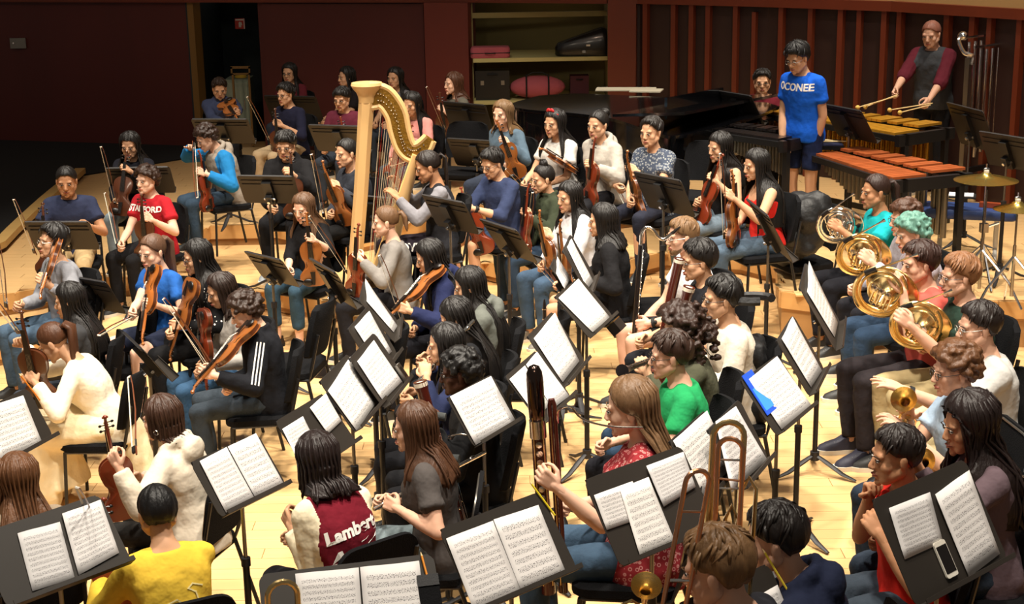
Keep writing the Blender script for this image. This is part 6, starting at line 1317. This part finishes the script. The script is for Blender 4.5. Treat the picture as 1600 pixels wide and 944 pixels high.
g = thing('hi_hat_stand', 'chrome drum hardware stand between the two right cymbals', 'drum stand', tuple(at(1532, 440, .38)*[1, 1, 0]+np.array([0, 0, .36]))); obj('pole', tube([(0, 0, .05), (0, 0, .75)], .012, 8), M_CHROME, g); obj('clamp', cat([box((0, 0, .45), (.06, .05, .07)), tube([(0, 0, .45), (.1, -.05, .5)], .01, 6)]), M_CHROME, g)
for k in range(3): a = R(30+120*k); obj('leg', tube([(0, 0, .32), (.28*math.cos(a), .28*math.sin(a), .01)], .010, 6), M_CHROME, g)
# brown drumstick block / triangle case on the bench
o = obj('wood_block', prism(rrect(.2, .05, .012), .04), mat('red_wood', '8A3A1A', .4, coat=.3), None); qq = at(1550, 322, .85); o.location = (qq[0], qq[1], .36+.478); o.rotation_euler = (0, 0, R(-30)); tag(o, 'reddish wood block on the right end of the blue bench', 'wood block')

q = at(488, 580, 0); g = thing('folder', 'black flat folder lying open on the floor right of the track jacket boy', 'folder', (q[0], q[1], .001), R(-18)); obj('cover', cat([box((-.10, 0, .006), (.2, .30, .008), roty(R(3))), box((.10, 0, .006), (.2, .30, .008), roty(R(-3)))]), M_CASE, g, False)
# ------------------------------------------------------------------ clothing details and small things
def surf_on(key, which='shirt'): return [c for c in PEOPLE[key]['root'].children if c.name.split('.')[0] == which][0]
def text_mesh(s_, size, bold=0):
    cu = bpy.data.curves.new('t', 'FONT'); cu.body = s_; cu.size = size; cu.align_x = 'CENTER'; cu.align_y = 'CENTER'; cu.extrude = .0012; cu.offset = bold
    o = bpy.data.objects.new('t', cu); COL.objects.link(o); bpy.context.view_layer.update(); me = bpy.data.meshes.new_from_object(o.evaluated_get(bpy.context.evaluated_depsgraph_get())); bpy.data.objects.remove(o)
    return to_vf(me)
from mathutils.bvhtree import BVHTree
def decal(key, vf, m, c, U, Vv, name, which='shirt', lift=.003):
    """drape a flat shape on the cloth: c centre (person-local), U right, Vv up; cast along the inward normal"""
    sh = surf_on(key, which); bv = BVHTree.FromPolygons([v.co for v in sh.data.vertices], [tuple(p.vertices) for p in sh.data.polygons])
    U = nrm(U); Vv = nrm(Vv); N = np.cross(U, Vv); O_ = np.asarray(c)
    out = []
    for x, y, z in vf[0]:
        p = O_+U*x+Vv*y+N*.25; h = bv.ray_cast(Vector(p), Vector(-N), .6)[0]
        q_ = (np.array(h) if h is not None else O_+U*x+Vv*y); out.append(q_+N*(lift+z))
    return obj(name, (np.array(out), vf[1]), m, PEOPLE[key]['root'], False)
MWH = mat('white_print', 'E8E4DC', .8); 
def chest(key, h=.33): r_ = PEOPLE[key]; return (r_['P']+r_['up']*h)*r_['s']
for key, s_, size, col in (('red_college_tee', 'STANFORD', .062, MWH), ('maroon_percussion', 'STANFORD', .05, MWH), ('blue_standing', 'OCONEE', .085, MWH)):
    r_ = PEOPLE[key]; decal(key, text_mesh(s_, size, .002), col, chest(key, (.36 if key == 'red_college_tee' else .31) if key != 'blue_standing' else .36)+np.array([0, -.1, 0]), (1, 0, 0), r_['up'], 'lettering')
r_ = PEOPLE['varsity_jacket']; Uv = np.array([-1, 0, .12]); 
decal('varsity_jacket', text_mesh('Lambert', .074, .003), MWH, chest('varsity_jacket', .33)+np.array([.0, .1, 0]), Uv, r_['up'], 'lettering')
sw = [(-.15, -.01), (-.10, .0), (.05, .01), (.165, .045), (.172, .09), (.155, .10), (.15, .06), (.06, .045), (-.06, .035), (-.15, .022)]
sw = [(-.15, -.028), (-.11, -.012), (-.07, -.022), (.04, -.008), (.13, .02), (.165, .06), (.165, .10), (.145, .06), (.05, .03), (-.12, .022)]
decal('varsity_jacket', prism([(x*.8, y*.8) for x, y in sw], .002), MWH, chest('varsity_jacket', .245)+np.array([-.01, .1, 0]), Uv, r_['up'], 'swoosh_patch')
pt = [(-.05, .08), (.02, .085), (.055, .03), (.05, -.05), (.02, -.08), (-.04, -.075)]
decal('varsity_jacket', prism([(x*1.12, y*1.1) for x, y in pt], .0015), mat('grey_edge', 'A89A94', .8), chest('varsity_jacket', .12)+np.array([.06, .1, 0]), Uv, r_['up'], 'state_patch'); decal('varsity_jacket', prism(pt, .003), mat('maroon_patch', '7A1A2A', .8), chest('varsity_jacket', .12)+np.array([.06, .1, 0]), Uv, r_['up'], 'state_patch', 'shirt', .004)
# three stripes down the track jacket sleeve
r_ = PEOPLE['track_jacket']; S_, E_, W_ = [x*r_['s'] for x in r_['arms'][0]]
dn_ = nrm(E_-S_); sd = nrm(np.cross(dn_, np.array([1., 0, 0])))
for k in (-1, 0, 1): decal('track_jacket', cat([box((k*.020, .13-.26*j/12-.011, 0), (.008, .023, .001)) for j in range(12)]), MWH, (S_+E_)/2+np.array([.0, 0, 0]), -sd, -dn_, 'stripe')
# yellow sweater's pale mountain print
r_ = PEOPLE['yellow_sweater']; yl = mat('pale_yellow_print', 'E8D894', .85)
path = [(-.14, -.10), (-.12, -.04), (-.06, .02), (-.01, .035), (.03, .0), (.08, .005), (.07, .05), (.04, .07), (.06, .085), (.10, .07)]
L_ = [box(((path[i][0]+path[i+1][0])/2, (path[i][1]+path[i+1][1])/2, 0), (math.dist(path[i], path[i+1])+.006, .006, .001), rotz(math.atan2(path[i+1][1]-path[i][1], path[i+1][0]-path[i][0]))) for i in range(len(path)-1)]
decal('yellow_sweater', cat(L_), yl, chest('yellow_sweater', .24)+np.array([0, .1, 0]), (-1, 0, 0), r_['up'], 'line_print')
# leggings lettering
r_ = PEOPLE['harpist']; hp2, kn2, an2 = r_['legs'][0]
decal('harpist', text_mesh('LOVE', .085, .003), MWH, (hp2*.35+kn2*.65)*r_['s']+np.array([0.05, 0, 0]), nrm(kn2-hp2)*-1, (0, 0, 1), 'lettering', 'trousers')
# red bow, watches
r_ = PEOPLE['red_bow']; v_ = cat([ell((sx*.022, -.035, .128), (.024, .010, .016), roty(sx*.5)) for sx in (-1, 1)]+[ell((0, -.035, .126), (.01, .01, .01)), tube([(-.082, .0, .03), (-.07, -.02, .09), (0, -.03, .124), (.07, -.02, .09), (.082, 0, .03)], .006, 6)])
obj('hair_bow', (((v_[0]@r_['hR'].T)+r_['Hc'])*r_['s'], v_[1]), mat('red_ribbon', 'C41E24', .6), r_['root'])
for key, i in (('curly_crossed_arms', 0), ('pale_grey_tee', 0), ('bearded_white_tee', 0), ('navy_sweater', 0), ('plaid_shirt', 0)):
    r_ = PEOPLE[key]; S_, E_, W_ = r_['arms'][i]; c_ = W_*.90+E_*.10; d_ = nrm(W_-E_); obj('wristwatch', (lambda q_: (q_[0]*r_['s'], q_[1]))(cat([tube([c_-d_*.011, c_+d_*.011], .034, 14), ell(c_+np.array([.03, 0, .012]), (.01, .014, .014))])), M_BRUB, r_['root'])
# earrings
r_ = PEOPLE['cream_hoodie']; obj('earring', (lambda q_: (((q_[0]@r_['hR'].T)+r_['Hc'])*r_['s'], q_[1]))(tube([(.094, .012+.012*math.cos(a), -.045+.012*math.sin(a)) for a in np.linspace(0, 2*PI, 11)], .0025, 5)), M_SILVER, r_['root'])
# jacket draped on a chair, bag
q = at(1252, 385, .62); g = thing('draped_jacket', 'black jacket heaped on the back of the empty chair right of the red tank top', 'jacket', (q[0], q[1], .45))
jr = np.random.RandomState(4); jv = cat([ell((jr.uniform(-.12, .12), jr.uniform(-.08, .10), .10+.42*jr.rand()), (.09+.06*jr.rand(), .08+.05*jr.rand(), .08+.09*jr.rand()), rotx(jr.rand()*2)) for _ in range(22)])
jo = link('fabric', bpy.data.meshes.new('fabric'), g); MJ = mat('glossy_black_jacket', '0D0D0F', .6, bump=.6, bscale=25)
def cb(me): me.materials.clear(); me.materials.append(MJ); jo.data = me
remesh_later(mesh('j', jv, MJ), .02, 7, .035, 1, None, cb)
jc = link('collar', mesh('collar', tube([(.11*math.cos(a), .07*math.sin(a), .5) for a in np.linspace(0, 5, 12)], .025, 7), MJ), g)
q = aty(1172, 600, PEOPLE['cream_sweater']['wp'][1]); g = thing('draped_jacket', 'black leather jacket hung behind the man in cream sweater', 'jacket', tuple(q)); jv = cat([ell((jr.uniform(-.04, .05), jr.uniform(-.17, .17), -.2+.42*jr.rand()), (.05, .08, .10), rotx(jr.rand())) for _ in range(18)])
jo2 = link('fabric', bpy.data.meshes.new('fabric'), g); link('collar', jc.data, g)
def cb(me): me.materials.clear(); me.materials.append(MJ); jo2.data = me
remesh_later(mesh('j', jv, MJ), .02, 7, .035, 1, None, cb)
# phones, pencils and clip-on tuners lying on the desks
def on_desk(ref, u, v, name, label, cat_, parts, rot=0):
    i = [k for k, s_ in enumerate(STAND_REF) if ref in s_][0]; O_, q_ = STANDS[i]; yw = q_[3]; n = np.array([math.sin(yw), -math.cos(yw), 0]); rt = np.array([math.cos(yw), math.sin(yw), 0]); up = np.array([0, 0, 1])*math.cos(q_[4])-n*math.sin(q_[4]); nn = np.cross(rt, up)
    c_, s_ = math.cos(R(rot)), math.sin(R(rot)); X = rt*c_+up*s_; Y = -rt*s_+up*c_; g = bpy.data.objects.new(name, None); COL.objects.link(g); g.matrix_world = M4(q_[:3]+rt*u+up*v+nn*.004, X, Y, nn); tag(g, label, cat_)
    for nm, vf, m_ in parts: obj(nm, vf, m_, g, False)
STAND_REF = [o['label'] for o in bpy.data.objects if o.name.split('.')[0] == 'music_stand']
STAND_REF = sorted([(o.name, o['label']) for o in bpy.data.objects if o.name.split('.')[0] == 'music_stand'], key=lambda t: (len(t[0]), t[0])); STAND_REF = [b for a, b in STAND_REF]
PHN = [('body', prism(rrect(.07, .14, .01), .008), M_RUB), ('screen', prism(rrect(.062, .105, .002), .0095), M_EBONY)]
on_desk('lower right corner', -.055, -.10, 'phone', 'white phone leaning on the lower right corner stand', 'phone', PHN, 0)
on_desk('before the flute player', .20, -.10, 'tuner', 'small silver electronic tuner on the stand before the flute player', 'tuner', [('body', box((0, 0, .012), (.10, .055, .02)), M_STEEL), ('display', box((0, .0, .0225), (.06, .03, .002)), M_EBONY)], 90)
on_desk('phone clipped', .10, -.21, 'clip_light', 'black clip lamp with brass edge under the sheet before the bearded man', 'lamp', [('body', box((0, 0, .03), (.12, .07, .06)), M_CASE), ('edge', box((0, .037, .03), (.122, .006, .062)), M_BRASS)], 0)
PEN = lambda c: [('shaft', tube([(0, -.08, .004), (0, .07, .004)], .004, 6), mat('pencil_'+c, c, .5)), ('tip', tube([(0, .07, .004), (0, .085, .004)], [.004, .0008], 6), MS)]
on_desk('bottom edge with pencils', .27, .09, 'pencil', 'orange pencil in the pocket of the wide bottom stand', 'pencil', PEN('E08A1E'), 6)
on_desk('large one at bottom centre', .245, .135, 'pencil', 'yellow pencil at the top corner of the bottom centre stand', 'pencil', PEN('D8C020'), 15)
on_desk('before the man in navy hoodie', .235, .12, 'pencil', 'yellow and silver pencil on the bottom edge stand at right', 'pencil', PEN('C8B030'), 10)
on_desk('lace dress', .215, .13, 'pencil', 'orange pencil clipped above the sheet by the lace dress', 'pencil', PEN('D87A20'), 15)
on_desk('with blue folder', -.185, .06, 'folder', 'bright blue folder behind the sheet before the curly boy', 'folder', [('cover', box((.03, 0, .002), (.12, .22, .003)), mat('blue_folder', '1E4FD0', .5)), ('inner_page', box((.035, -.03, .004), (.10, .12, .001)), mat('pale_blue', '3A8AD8', .5))])
on_desk('wide one at the bottom edge', .27, -.02, 'pencil_pouch', 'dark pouch hanging on the right side of the wide bottom stand', 'pouch', [('pocket', box((0, 0, .006), (.075, .20, .008)), M_FAB), ('flap', box((0, .09, .012), (.075, .04, .004)), M_BLACK2)])
q = at(1585, 300, .9); 
flush()
